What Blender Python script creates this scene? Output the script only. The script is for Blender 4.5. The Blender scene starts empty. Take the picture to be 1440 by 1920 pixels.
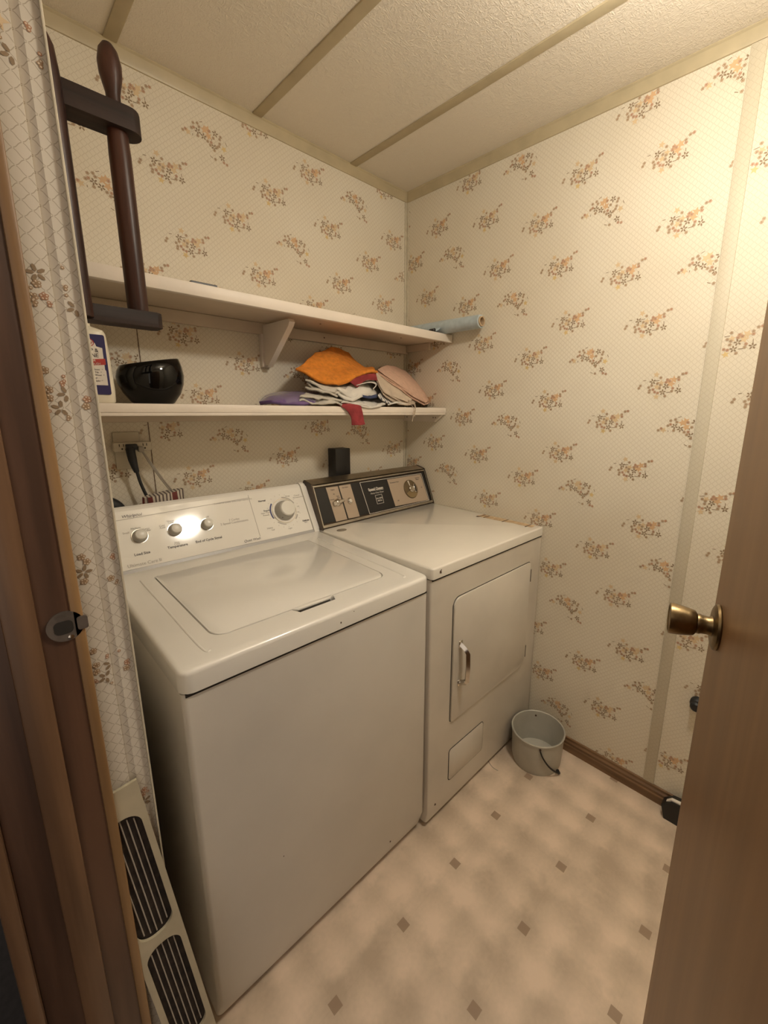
import bpy, bmesh, math, random
from math import pi, sin, cos, radians, sqrt
from mathutils import Vector, Matrix, noise

random.seed(4)
scene = bpy.context.scene
COL = scene.collection

# ------------------------------------------------------------ camera
cd = bpy.data.cameras.new('camera')
cam = bpy.data.objects.new('camera', cd); COL.objects.link(cam)
CAM = Vector((-1.5825, -1.6031, 1.4220))
YAW, PITCH, ROLL, FPX = radians(45.8029), radians(12.1461), radians(0.5967), 793.725
fw = Vector((sin(YAW)*cos(PITCH), cos(YAW)*cos(PITCH), -sin(PITCH)))
rt = Vector((cos(YAW), -sin(YAW), 0)); up = rt.cross(fw)
rt2 = rt*cos(ROLL) + up*sin(ROLL); up2 = up*cos(ROLL) - rt*sin(ROLL)
cam.matrix_world = Matrix(((rt2.x, up2.x, -fw.x, CAM.x), (rt2.y, up2.y, -fw.y, CAM.y), (rt2.z, up2.z, -fw.z, CAM.z), (0, 0, 0, 1)))
cd.sensor_fit = 'VERTICAL'; cd.sensor_height = 36.0; cd.sensor_width = 27.0
cd.lens = FPX*36.0/1920.0
cd.shift_x = -55.7/1920; cd.shift_y = -22.3/1920
cd.clip_start = 0.02
scene.camera = cam

# ------------------------------------------------------------ light and exposure
w = bpy.data.worlds.new('World'); scene.world = w; w.use_nodes = True
w.node_tree.nodes['Background'].inputs[0].default_value = (1.0, .86, .72, 1)
w.node_tree.nodes['Background'].inputs[1].default_value = 0.95
LAMP_POS = (-.66, -1.43, 2.185)
LAMP_COL = (1.0, .915, .78)
LAMP_STRENGTH = 148.0
vs = scene.view_settings
vs.view_transform = 'Standard'; vs.look = 'None'; vs.gamma = 1; vs.use_curve_mapping = False
vs.exposure = 0.0

# ------------------------------------------------------------ materials
def nt(m): return m.node_tree.nodes, m.node_tree.links
def mat(name, col, rough=.5, metal=0.0, var=0.0, vscale=8.0, bump=0.0, bscale=200.0, coat=0.0, stretch=None, col2=None, spec=None):
    m = bpy.data.materials.new(name); m.use_nodes = True
    N, L = nt(m); b = N['Principled BSDF']
    b.inputs['Base Color'].default_value = (*col, 1); b.inputs['Roughness'].default_value = rough
    b.inputs['Metallic'].default_value = metal
    if coat: b.inputs['Coat Weight'].default_value = coat; b.inputs['Coat Roughness'].default_value = .05
    if spec is not None: b.inputs['Specular IOR Level'].default_value = spec
    tc = N.new('ShaderNodeTexCoord'); src = tc.outputs['Object']
    if stretch:
        mp = N.new('ShaderNodeMapping'); mp.inputs['Scale'].default_value = stretch; L.new(src, mp.inputs[0]); src = mp.outputs[0]
    if var or col2:
        nz = N.new('ShaderNodeTexNoise'); nz.inputs['Scale'].default_value = vscale; nz.inputs['Detail'].default_value = 6; L.new(src, nz.inputs['Vector'])
        mx = N.new('ShaderNodeMix'); mx.data_type = 'RGBA'
        c2 = col2 if col2 else tuple(c*(1-var) for c in col)
        mx.inputs[6].default_value = (*col, 1); mx.inputs[7].default_value = (*c2, 1)
        mr = N.new('ShaderNodeMapRange'); mr.inputs[1].default_value = .38; mr.inputs[2].default_value = .66
        L.new(nz.outputs[0], mr.inputs[0]); L.new(mr.outputs[0], mx.inputs[0]); L.new(mx.outputs[2], b.inputs['Base Color'])
    if bump:
        n2 = N.new('ShaderNodeTexNoise'); n2.inputs['Scale'].default_value = bscale; n2.inputs['Detail'].default_value = 3; L.new(src, n2.inputs['Vector'])
        bp = N.new('ShaderNodeBump'); bp.inputs['Strength'].default_value = bump; bp.inputs['Distance'].default_value = .004
        L.new(n2.outputs[0], bp.inputs['Height']); L.new(bp.outputs[0], b.inputs['Normal'])
    return m

def math_node(N, L, op, a, b=None, c=None):
    n = N.new('ShaderNodeMath'); n.operation = op
    for i, v in enumerate((a, b, c)):
        if v is None: continue
        if isinstance(v, (int, float)): n.inputs[i].default_value = v
        else: L.new(v, n.inputs[i])
    return n.outputs[0]

def wallpaper(name, axis, base=(.75, .69, .57), line=(.42, .34, .22)):
    """cream paper printed with a diagonal ogee lattice and four-dot knots"""
    m = bpy.data.materials.new(name); m.use_nodes = True
    N, L = nt(m); b = N['Principled BSDF']; M = lambda *a: math_node(N, L, *a)
    tc = N.new('ShaderNodeTexCoord'); sp = N.new('ShaderNodeSeparateXYZ'); L.new(tc.outputs['Object'], sp.inputs[0])
    s = sp.outputs[axis]; z = sp.outputs[2]
    p = M('DIVIDE', s, .0185); q = M('DIVIDE', z, .0172)
    u0 = M('ADD', p, q); v0 = M('SUBTRACT', p, q)
    u = M('ADD', u0, M('MULTIPLY', M('SINE', M('MULTIPLY', v0, 2*pi)), .035))
    v = M('ADD', v0, M('MULTIPLY', M('SINE', M('MULTIPLY', u0, 2*pi)), .035))
    def lm(x):
        d = M('ABSOLUTE', M('SUBTRACT', M('FRACT', x), .5))
        mr = N.new('ShaderNodeMapRange'); mr.inputs[1].default_value = .018; mr.inputs[2].default_value = .045
        mr.inputs[3].default_value = 1; mr.inputs[4].default_value = 0; L.new(d, mr.inputs[0]); return mr.outputs[0], d
    l1, d1 = lm(u); l2, d2 = lm(v)
    ln = M('MAXIMUM', l1, l2)
    # blank the crossing itself and put four dots round it
    dd = M('MAXIMUM', d1, d2)
    away = M('GREATER_THAN', dd, .10)
    ring = M('MULTIPLY', M('LESS_THAN', M('ABSOLUTE', M('SUBTRACT', dd, .085)), .03), M('LESS_THAN', M('ABSOLUTE', M('SUBTRACT', M('MINIMUM', d1, d2), .0)), .035))
    mask = M('MAXIMUM', M('MULTIPLY', ln, away), ring)
    nz = N.new('ShaderNodeTexNoise'); nz.inputs['Scale'].default_value = 1.8; nz.inputs['Detail'].default_value = 5
    L.new(tc.outputs['Object'], nz.inputs['Vector'])
    mx = N.new('ShaderNodeMix'); mx.data_type = 'RGBA'
    mx.inputs[6].default_value = (*base, 1); mx.inputs[7].default_value = tuple(c*k for c, k in zip(base, (.93, .91, .88)))+(1,)
    mr = N.new('ShaderNodeMapRange'); mr.inputs[1].default_value = .4; mr.inputs[2].default_value = .65
    L.new(nz.outputs[0], mr.inputs[0]); L.new(mr.outputs[0], mx.inputs[0])
    m2 = N.new('ShaderNodeMix'); m2.data_type = 'RGBA'; L.new(mx.outputs[2], m2.inputs[6]); m2.inputs[7].default_value = (*line, 1)
    L.new(M('MULTIPLY', mask, .62), m2.inputs[0]); L.new(m2.outputs[2], b.inputs['Base Color'])
    b.inputs['Roughness'].default_value = .55
    return m

def wood(name, c1, c2, axis=2, scale=1.0, rough=.45, bump=.15, coat=0):
    st = [38*scale]*3; st[axis] = 2.2*scale
    m = mat(name, c1, rough, var=0, vscale=1.0, bump=bump, bscale=2.0, coat=coat, stretch=tuple(st), col2=c2)
    return m

M_ = {}
M_['paper_y'] = wallpaper('wallpaper_along_y', 1)
M_['paper_x'] = wallpaper('wallpaper_along_x', 0)
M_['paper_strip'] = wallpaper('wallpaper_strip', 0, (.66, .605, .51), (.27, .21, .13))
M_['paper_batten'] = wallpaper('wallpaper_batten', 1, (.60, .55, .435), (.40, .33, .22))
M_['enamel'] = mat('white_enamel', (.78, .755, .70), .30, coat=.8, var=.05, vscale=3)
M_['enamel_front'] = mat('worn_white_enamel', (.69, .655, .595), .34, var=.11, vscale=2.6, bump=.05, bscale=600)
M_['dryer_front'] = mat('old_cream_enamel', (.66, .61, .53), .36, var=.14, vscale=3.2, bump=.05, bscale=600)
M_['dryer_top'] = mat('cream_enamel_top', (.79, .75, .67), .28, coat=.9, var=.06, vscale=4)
M_['console_white'] = mat('console_white_plastic', (.80, .775, .72), .075)
M_['console_grey'] = mat('console_grey_band', (.40, .39, .38), .35)
M_['knob_grey'] = mat('knob_grey_plastic', (.40, .38, .335), .3)
M_['knob_light'] = mat('knob_light_face', (.70, .68, .62), .3)
M_['ink'] = mat('dark_print', (.10, .09, .09), .5)
M_['ink_soft'] = mat('grey_print', (.42, .39, .35), .5)
M_['ink_blue'] = mat('blue_print', (.03, .04, .16), .5)
M_['chrome'] = mat('brushed_chrome', (.62, .58, .52), .2, 1.0)
M_['alu'] = mat('aluminium_trim', (.50, .46, .39), .32, 1.0, var=.2, vscale=30)
M_['bronze'] = mat('bronze_anodised', (.075, .055, .042), .35, .6)
M_['black_panel'] = mat('black_panel', (.014, .013, .013), .35)
M_['tan_panel'] = mat('tan_panel', (.42, .33, .245), .45)
M_['dial_brown'] = mat('dial_brown', (.13, .09, .045), .35)
M_['white_ink'] = mat('white_print', (.62, .58, .52), .5)
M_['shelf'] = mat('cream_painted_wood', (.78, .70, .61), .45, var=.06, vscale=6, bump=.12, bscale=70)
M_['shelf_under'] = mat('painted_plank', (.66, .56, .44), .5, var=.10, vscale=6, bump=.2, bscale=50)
M_['trim_olive'] = mat('beige_plastic_trim', (.50, .42, .27), .4, var=.12, vscale=14)
M_['trim_paper'] = mat('papered_batten', (.62, .56, .43), .45, var=.15, vscale=40)
M_['gap'] = mat('dark_gap', (.02, .016, .012), .8)
M_['rack'] = wood('dark_stained_wood', (.075, .030, .019), (.020, .010, .009), 2, 1.0, .36, .2)
M_['rack_bar'] = wood('dark_stained_bar_wood', (.030, .016, .012), (.013, .008, .007), 0, 1.0, .6, .2)
for k_ in ('rack_bar', 'rack'): M_[k_].node_tree.nodes['Principled BSDF'].inputs['Specular IOR Level'].default_value = .25
M_['jamb'] = wood('dark_brown_jamb_wood', (.115, .058, .034), (.060, .030, .018), 2, 1.0, .42, .12)
M_['jamb_tan'] = wood('tan_wood_edge', (.30, .175, .075), (.20, .11, .045), 2, 1.0, .45, .12)
M_['stop'] = wood('brown_door_stop_wood', (.19, .105, .055), (.11, .058, .03), 2, 1.0, .4, .12)
M_['door'] = wood('luan_door_veneer', (.265, .138, .054), (.200, .100, .037), 2, .6, .42, .05)
M_['baseboard'] = wood('brown_baseboard', (.20, .11, .05), (.09, .045, .02), 1, 1.0, .4, .15)
M_['brass'] = mat('antique_brass', (.27, .19, .095), .36, 1.0, var=.45, vscale=45)
M_['steel'] = mat('dull_steel', (.19, .16, .135), .45, .6, var=.4, vscale=50)
M_['black_glaze'] = mat('black_glaze', (.003, .003, .003), .07, spec=.38)
M_['black_plastic'] = mat('black_plastic', (.010, .009, .009), .4)
M_['black_rubber'] = mat('black_rubber', (.012, .013, .015), .5)
M_['cream_plastic'] = mat('cream_plastic', (.78, .72, .58), .35)
M_['label_blue'] = mat('label_navy', (.035, .030, .11), .4)
M_['label_white'] = mat('label_white', (.76, .70, .62), .45)
M_['label_red'] = mat('label_red', (.45, .05, .04), .45)
M_['outlet'] = mat('ivory_plastic', (.60, .54, .42), .4)
M_['grey_cord'] = mat('grey_cord', (.33, .29, .24), .45)
M_['bucket'] = mat('grey_plastic_bucket', (.46, .44, .38), .42, var=.12, vscale=14)
M_['grille'] = mat('cream_enamel_grille', (.50, .44, .31), .42, var=.15, vscale=20)
M_['grille_dark'] = mat('grille_backing', (.014, .009, .007), .8, col2=(.04, .027, .018), vscale=60)
M_['grille_wire'] = mat('grille_wire', (.42, .37, .31), .4)
M_['carpet'] = mat('dark_hall_carpet', (.011, .009, .010), .95, var=.5, vscale=60)
M_['hall'] = mat('hall_wall', (.10, .07, .05), .8)
M_['film'] = mat('blue_grey_film', (.46, .54, .575), .28, var=.15, vscale=40, bump=.3, bscale=90)
M_['cardboard'] = mat('cardboard_tube', (.50, .36, .22), .8)
M_['orange'] = mat('orange_terry', (.80, .27, .030), .95, var=.22, vscale=60, bump=.9, bscale=420)
M_['pink'] = mat('pink_terry', (.72, .47, .345), .95, var=.12, vscale=60, bump=.9, bscale=420)
M_['beige'] = mat('beige_cloth', (.60, .49, .38), .95, var=.15, vscale=30, bump=.7, bscale=300)
M_['white_cloth'] = mat('white_cotton', (.68, .65, .59), .9, var=.08, vscale=25, bump=.4, bscale=260)
M_['grey_cloth'] = mat('grey_white_cotton', (.56, .52, .45), .9, var=.15, vscale=25, bump=.4, bscale=260)
M_['maroon'] = mat('maroon_cloth', (.30, .035, .040), .9, var=.3, vscale=30, bump=.5, bscale=300)
M_['purple'] = mat('purple_cloth', (.105, .045, .20), .5, var=.3, vscale=30, bump=.3, bscale=120, coat=.8)
M_['navy'] = mat('navy_cloth', (.045, .06, .13), .9, bump=.4, bscale=260)
M_['stain'] = mat('brown_tape_stain', (.42, .27, .14), .5, col2=(.62, .48, .30), vscale=45)
M_['badge'] = mat('grey_badge', (.33, .30, .25), .35, .5)
M_['rust'] = mat('rust_chip', (.07, .035, .02), .7)

def striped(name, c1, c2, axis, per, duty=.5):
    m = bpy.data.materials.new(name); m.use_nodes = True
    N, L = nt(m); b = N['Principled BSDF']; M = lambda *a: math_node(N, L, *a)
    tc = N.new('ShaderNodeTexCoord'); sp = N.new('ShaderNodeSeparateXYZ'); L.new(tc.outputs['Object'], sp.inputs[0])
    nz = N.new('ShaderNodeTexNoise'); nz.inputs['Scale'].default_value = 30; L.new(tc.outputs['Object'], nz.inputs['Vector'])
    f = M('FRACT', M('DIVIDE', M('ADD', sp.outputs[axis], M('MULTIPLY', nz.outputs[0], per*.4)), per))
    mx = N.new('ShaderNodeMix'); mx.data_type = 'RGBA'; mx.inputs[6].default_value = (*c1, 1); mx.inputs[7].default_value = (*c2, 1)
    L.new(M('LESS_THAN', f, duty), mx.inputs[0]); L.new(mx.outputs[2], b.inputs['Base Color']); b.inputs['Roughness'].default_value = .8
    return m
M_['stripe_cloth'] = striped('striped_cotton', (.66, .62, .56), (.10, .11, .15), 0, .018, .35)
M_['packet'] = striped('printed_packet', (.55, .50, .42), (.12, .09, .08), 0, .0105, .45)
M_['packet_red'] = mat('packet_red_print', (.16, .035, .03), .5)

m = bpy.data.materials.new('clear_film'); m.use_nodes = True
N, L = nt(m); b = N['Principled BSDF']; b.inputs['Base Color'].default_value = (.8, .8, .85, 1); b.inputs['Roughness'].default_value = .15
b.inputs['Alpha'].default_value = .07
M_['clear'] = m

# floor vinyl
def floor_material():
    m = bpy.data.materials.new('vinyl_floor'); m.use_nodes = True
    N, L = nt(m); b = N['Principled BSDF']; M = lambda *a: math_node(N, L, *a)
    tc = N.new('ShaderNodeTexCoord'); sp = N.new('ShaderNodeSeparateXYZ'); L.new(tc.outputs['Object'], sp.inputs[0])
    x, y = sp.outputs[0], sp.outputs[1]
    nz = N.new('ShaderNodeTexNoise'); nz.inputs['Scale'].default_value = 9; nz.inputs['Detail'].default_value = 4; L.new(tc.outputs['Object'], nz.inputs['Vector'])
    nb = N.new('ShaderNodeTexNoise'); nb.inputs['Scale'].default_value = 3.1; nb.inputs['Detail'].default_value = 2; L.new(tc.outputs['Object'], nb.inputs['Vector'])
    nf = N.new('ShaderNodeTexNoise'); nf.inputs['Scale'].default_value = 90; nf.inputs['Detail'].default_value = 6; L.new(tc.outputs['Object'], nf.inputs['Vector'])
    X_, Y_ = .2315, .2465
    gx = M('DIVIDE', M('ADD', x, .012), X_); gy = M('DIVIDE', M('ADD', y, .953), Y_)
    wob = M('MULTIPLY', M('SUBTRACT', nz.outputs[0], .5), .5)
    # soft light patches, two to a tile each way
    cx = M('COSINE', M('MULTIPLY', M('ADD', gx, M('ADD', wob, .25)), 4*pi)); cy = M('COSINE', M('MULTIPLY', M('ADD', gy, M('ADD', wob, .25)), 4*pi))
    patch = M('MULTIPLY', M('ADD', cx, cy), .17)
    t = M('ADD', M('ADD', patch, M('MULTIPLY', M('SUBTRACT', nb.outputs[0], .5), 1.3)), M('MULTIPLY', M('SUBTRACT', nz.outputs[0], .5), 1.4))
    t = M('ADD', M('ADD', M('MULTIPLY', t, .9), .52), M('MULTIPLY', M('SUBTRACT', nf.outputs[0], .5), .35))
    cr = N.new('ShaderNodeValToRGB'); L.new(t, cr.inputs[0])
    e = cr.color_ramp.elements; e[0].position = .05; e[0].color = (.47, .375, .28, 1); e[1].position = .95; e[1].color = (.76, .605, .47, 1)
    k = cr.color_ramp.elements.new(.5); k.color = (.62, .50, .38, 1)
    # small dark squares at every tile corner
    dx = M('ABSOLUTE', M('SUBTRACT', M('FRACT', M('ADD', gx, .5)), .5)); dy = M('ABSOLUTE', M('SUBTRACT', M('FRACT', M('ADD', gy, .5)), .5))
    sq = M('LESS_THAN', M('MAXIMUM', dx, dy), .056)
    # hairline joints
    jn = M('MULTIPLY', M('LESS_THAN', M('MINIMUM', dx, dy), .005), .05)
    mx = N.new('ShaderNodeMix'); mx.data_type = 'RGBA'; L.new(cr.outputs[0], mx.inputs[6]); mx.inputs[7].default_value = (.29, .20, .135, 1)
    L.new(M('MAXIMUM', M('MULTIPLY', sq, .85), jn), mx.inputs[0]); L.new(mx.outputs[2], b.inputs['Base Color'])
    b.inputs['Roughness'].default_value = .42
    bp = N.new('ShaderNodeBump'); bp.inputs['Strength'].default_value = .12; bp.inputs['Distance'].default_value = .002
    L.new(nf.outputs[0], bp.inputs['Height']); L.new(bp.outputs[0], b.inputs['Normal'])
    return m
M_['floor'] = floor_material()

def ceiling_material():
    m = bpy.data.materials.new('stippled_ceiling_board'); m.use_nodes = True
    N, L = nt(m); b = N['Principled BSDF']
    b.inputs['Base Color'].default_value = (.76, .69, .58, 1); b.inputs['Roughness'].default_value = .42
    tc = N.new('ShaderNodeTexCoord')
    hs = []
    for sc_, st in ((1.0, (62, 150, 1)), (1.0, (150, 62, 1))):
        mp = N.new('ShaderNodeMapping'); mp.inputs['Scale'].default_value = st; L.new(tc.outputs['Object'], mp.inputs[0])
        nz = N.new('ShaderNodeTexNoise'); nz.inputs['Scale'].default_value = sc_; nz.inputs['Detail'].default_value = 2; nz.inputs['Distortion'].default_value = 1.2
        L.new(mp.outputs[0], nz.inputs['Vector']); hs.append(nz.outputs[0])
    h = math_node(N, L, 'MAXIMUM', hs[0], hs[1])
    mr = N.new('ShaderNodeMapRange'); mr.inputs[1].default_value = .48; mr.inputs[2].default_value = .66; L.new(h, mr.inputs[0])
    bp = N.new('ShaderNodeBump'); bp.inputs['Strength'].default_value = .45; bp.inputs['Distance'].default_value = .0020
    L.new(mr.outputs[0], bp.inputs['Height']); L.new(bp.outputs[0], b.inputs['Normal'])
    return m
M_['ceiling'] = ceiling_material()

PRINT = [mat('print_brown', (.36, .235, .13), .6), mat('print_olive', (.275, .195, .115), .6), mat('print_orange', (.66, .43, .24), .6),
         mat('print_tan', (.67, .51, .31), .6), mat('print_yellow', (.68, .51, .24), .6), mat('print_russet', (.42, .215, .12), .6), mat('print_pale', (.68, .57, .44), .6)]

# ------------------------------------------------------------ mesh helpers
ORG = {}
def link(name, me, parent=None, loc=None):
    o = bpy.data.objects.new(name, me); COL.objects.link(o)
    if parent is not None:
        org = ORG.get(parent.name, Vector())
        me.transform(Matrix.Translation(-org)); o.parent = parent; ORG[o.name] = org
    elif loc is not None:
        loc = Vector(loc); me.transform(Matrix.Translation(-loc)); o.location = loc; ORG[o.name] = loc
    return o
def smooth(me, ang=40):
    me.polygons.foreach_set('use_smooth', [True]*len(me.polygons))
    me.set_sharp_from_angle(angle=radians(ang))
def obj(name, bm, m, parent=None, loc=None, sm=40):
    me = bpy.data.meshes.new(name); bmesh.ops.recalc_face_normals(bm, faces=bm.faces); bm.to_mesh(me); bm.free()
    for x in (m if isinstance(m, (list, tuple)) else [m]): me.materials.append(x)
    if sm: smooth(me, sm)
    return link(name, me, parent, loc)
def thing(name, label, cat, loc, group=None):
    o = bpy.data.objects.new(name, None); COL.objects.link(o); o.location = loc; o.empty_display_size = .05
    ORG[o.name] = Vector(loc); return tag(o, label, cat, group)
def tag(o, label, cat, group=None):
    o['label'] = label; o['category'] = cat
    if group: o['group'] = group
    return o
def struct(name, bm, m, parent=None, sm=40):
    o = obj(name, bm, m, parent, sm=sm)
    if parent is None: o['kind'] = 'structure'
    return o
def B(): return bmesh.new()
def box(bm, x0, x1, y0, y1, z0, z1, bev=0, seg=2, mi=0, mtx=None, sel=None):
    v = [bm.verts.new((x, y, z)) for x in (x0, x1) for y in (y0, y1) for z in (z0, z1)]
    q = [(0, 1, 3, 2), (4, 6, 7, 5), (0, 4, 5, 1), (2, 3, 7, 6), (0, 2, 6, 4), (1, 5, 7, 3)]
    fs = [bm.faces.new([v[i] for i in f]) for f in q]
    for f in fs: f.material_index = mi
    es = list({e for f in fs for e in f.edges})
    if sel: es = [e for e in es if sel(e)]
    if bev:
        r = bmesh.ops.bevel(bm, geom=es, offset=bev, segments=seg, profile=.5, affect='EDGES', clamp_overlap=True)
        for f in r['faces']: f.material_index = mi
        vs_ = set(v for v in v if v.is_valid) | {x for f in r['faces'] if f.is_valid for x in f.verts}
    else: vs_ = set(v)
    if mtx is not None: bmesh.ops.transform(bm, matrix=mtx, verts=list(vs_))
    return vs_
def poly_prism(bm, pts, a, b, fn, mi=0, bev=0):
    """pts 2D outline swept from a to b; fn(p, q, h) -> xyz"""
    lo = [bm.verts.new(fn(p, q, a)) for p, q in pts]; hi = [bm.verts.new(fn(p, q, b)) for p, q in pts]
    n = len(pts); fs = [bm.faces.new(lo[::-1]), bm.faces.new(hi)]
    top_e = list(fs[1].edges)
    for i in range(n): fs.append(bm.faces.new((lo[i], lo[(i+1) % n], hi[(i+1) % n], hi[i])))
    for f in fs: f.material_index = mi
    if bev:
        r = bmesh.ops.bevel(bm, geom=top_e, offset=bev, segments=2, profile=.5, affect='EDGES')
        for f in r['faces']: f.material_index = mi
def rrect(x0, x1, y0, y1, r, n=6):
    r = r if isinstance(r, (tuple, list)) else (r,)*4      # bl, br, tr, tl
    out = []
    for (cx, cy, sx, sy, a0, rr) in ((x0, y0, 1, 1, pi, r[0]), (x1, y0, -1, 1, 1.5*pi, r[1]), (x1, y1, -1, -1, 0, r[2]), (x0, y1, 1, -1, .5*pi, r[3])):
        if rr <= 0: out.append((cx, cy)); continue
        for i in range(n+1):
            a = a0+i*pi/2/n; out.append((cx+sx*rr+rr*cos(a), cy+sy*rr+rr*sin(a)))
    return out
def lathe(bm, prof, mtx=None, n=32, mi=0, cap0=True, cap1=True):
    """prof (r, h) about local z"""
    rings = []
    for r, h in prof:
        rings.append([bm.verts.new((mtx @ Vector((r*cos(2*pi*i/n), r*sin(2*pi*i/n), h))) if mtx else (r*cos(2*pi*i/n), r*sin(2*pi*i/n), h)) for i in range(n)])
    for a, b_ in zip(rings, rings[1:]):
        for i in range(n):
            f = bm.faces.new((a[i], a[(i+1) % n], b_[(i+1) % n], b_[i])); f.material_index = mi
    if cap0: f = bm.faces.new(rings[0][::-1]); f.material_index = mi
    if cap1: f = bm.faces.new(rings[-1]); f.material_index = mi
    return rings
def crom(pts, k=8):
    P_ = [Vector(p) for p in pts]; out = []
    for i in range(len(P_)-1):
        a, b_, c, d = P_[max(i-1, 0)], P_[i], P_[i+1], P_[min(i+2, len(P_)-1)]
        for j in range(k):
            t = j/k; out.append(.5*((2*b_)+(c-a)*t+(2*a-5*b_+4*c-d)*t*t+(3*b_-a-3*c+d)*t**3))
    out.append(P_[-1]); return out
def tube(bm, pts, r, n=10, mi=0, k=8, flat=1.0):
    pts = crom(pts, k) if k else [Vector(p) for p in pts]; rings = []; prev = None
    for i, p in enumerate(pts):
        t = (pts[min(i+1, len(pts)-1)]-pts[max(i-1, 0)]).normalized()
        ref = prev if prev else (Vector((0, 0, 1)) if abs(t.z) < .9 else Vector((1, 0, 0)))
        a = (ref-t*ref.dot(t)).normalized(); prev = a; b_ = t.cross(a)
        rr = r(i/(len(pts)-1)) if callable(r) else r
        rings.append([bm.verts.new(p+a*(rr*cos(2*pi*j/n))+b_*(rr*flat*sin(2*pi*j/n))) for j in range(n)])
    for a, b_ in zip(rings, rings[1:]):
        for i in range(n):
            f = bm.faces.new((a[i], a[(i+1) % n], b_[(i+1) % n], b_[i])); f.material_index = mi
    bm.faces.new(rings[0][::-1]).material_index = mi; bm.faces.new(rings[-1]).material_index = mi
def axis_mtx(p, z, x=None):
    z = Vector(z).normalized(); x = Vector(x) if x else (Vector((1, 0, 0)) if abs(z.x) < .9 else Vector((0, 0, 1)))
    x = (x-z*x.dot(z)).normalized(); y = z.cross(x)
    return Matrix(((x.x, y.x, z.x, p[0]), (x.y, y.y, z.y, p[1]), (x.z, y.z, z.z, p[2]), (0, 0, 0, 1)))
def boolean(o, cutters):
    for c in cutters:
        md = o.modifiers.new('b', 'BOOLEAN'); md.operation = 'DIFFERENCE'; md.solver = 'EXACT'; md.object = c
    bpy.context.view_layer.update()
    me = bpy.data.meshes.new_from_object(o.evaluated_get(bpy.context.evaluated_depsgraph_get()))
    o.modifiers.clear(); o.data = me; smooth(me, 35)
    for c in cutters: bpy.data.objects.remove(c)
def text_mesh(body, size, mtx, align='CENTER', shear=0, bold=0, ext=.0002):
    c = bpy.data.curves.new('t', 'FONT'); c.body = body; c.size = size; c.align_x = align; c.align_y = 'CENTER'
    c.shear = shear; c.extrude = ext; c.offset = bold; c.resolution_u = 3
    o = bpy.data.objects.new('t', c); COL.objects.link(o); bpy.context.view_layer.update()
    me = bpy.data.meshes.new_from_object(o.evaluated_get(bpy.context.evaluated_depsgraph_get()))
    bpy.data.objects.remove(o); me.transform(mtx); return me
def letters(name, items, m, parent):
    for it in items:
        bm = B(); bm.from_mesh(text_mesh(*it[:3], **(it[3] if len(it) > 3 else {}))); obj(name, bm, m, parent, sm=0)

MOTIF = {'N':{'dark':[(-0.031,0.014),(0.01,-0.002),(0.002,-0.02),(0.046,-0.015)],'orange':[(0.024,0.006),(0.03,0.019),(0.016,0.014)],'tan':[(-0.022,0.036),(-0.017,-0.003),(-0.005,0.009)],'yellow':[(-0.015,-0.034)],'ring':[(-0.008,0.026),(-0.016,0.008),(-0.007,0.003),(-0.008,-0.007),(-0.032,0.002),(-0.041,-0.004),(-0.037,-0.013),(-0.038,-0.02),(0.01,-0.032),(-0.071,-0.006),(-0.067,0.002),(0.043,0.025),(0.028,-0.017),(0.053,0.035)],'red':[(0.012,0.019),(0.019,0.014),(0.009,0.011),(0.03,-0.008),(-0.027,-0.011),(-0.021,-0.019),(-0.012,-0.022),(0.044,0.018),(0.062,0.037)],'line':[((-0.024,0.016),(-0.011,0.018)),((-0.06,0.018),(-0.051,0.019)),((0.045,0.004),(0.046,-0.005)),((0.013,-0.021),(0.026,-0.02))]},'U':{'dark':[(0.027,0.02),(-0.011,-0.002),(-0.028,0.006),(0.045,-0.043),(0.021,-0.021)],'orange':[(-0.007,0.018),(0.005,0.005),(0.002,0.023)],'tan':[(-0.059,-0.007)],'yellow':[(0.053,-0.015)],'ring':[(-0.028,0.028),(-0.023,0.02),(-0.041,0.024),(-0.047,0.008),(-0.029,-0.007),(0.02,0.005),(0.001,-0.011),(0.009,-0.019),(0.044,0.017),(0.041,0.009),(0.04,-0.004),(0.037,-0.012),(0.031,-0.017),(0.021,-0.03),(-0.074,-0.008),(0.022,-0.055)],'red':[(-0.04,0.012),(0.008,0.02),(0.012,-0.01),(-0.066,-0.002),(0.05,-0.055),(0.06,-0.058)],'line':[((-0.021,0.034),(-0.012,0.038)),((0.059,0.007),(0.064,-0.002)),((-0.045,-0.007),(-0.045,-0.013)),((0.005,-0.05),(0.014,-0.054)),((0.015,0.001),(0.014,-0.004))]}}
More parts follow.
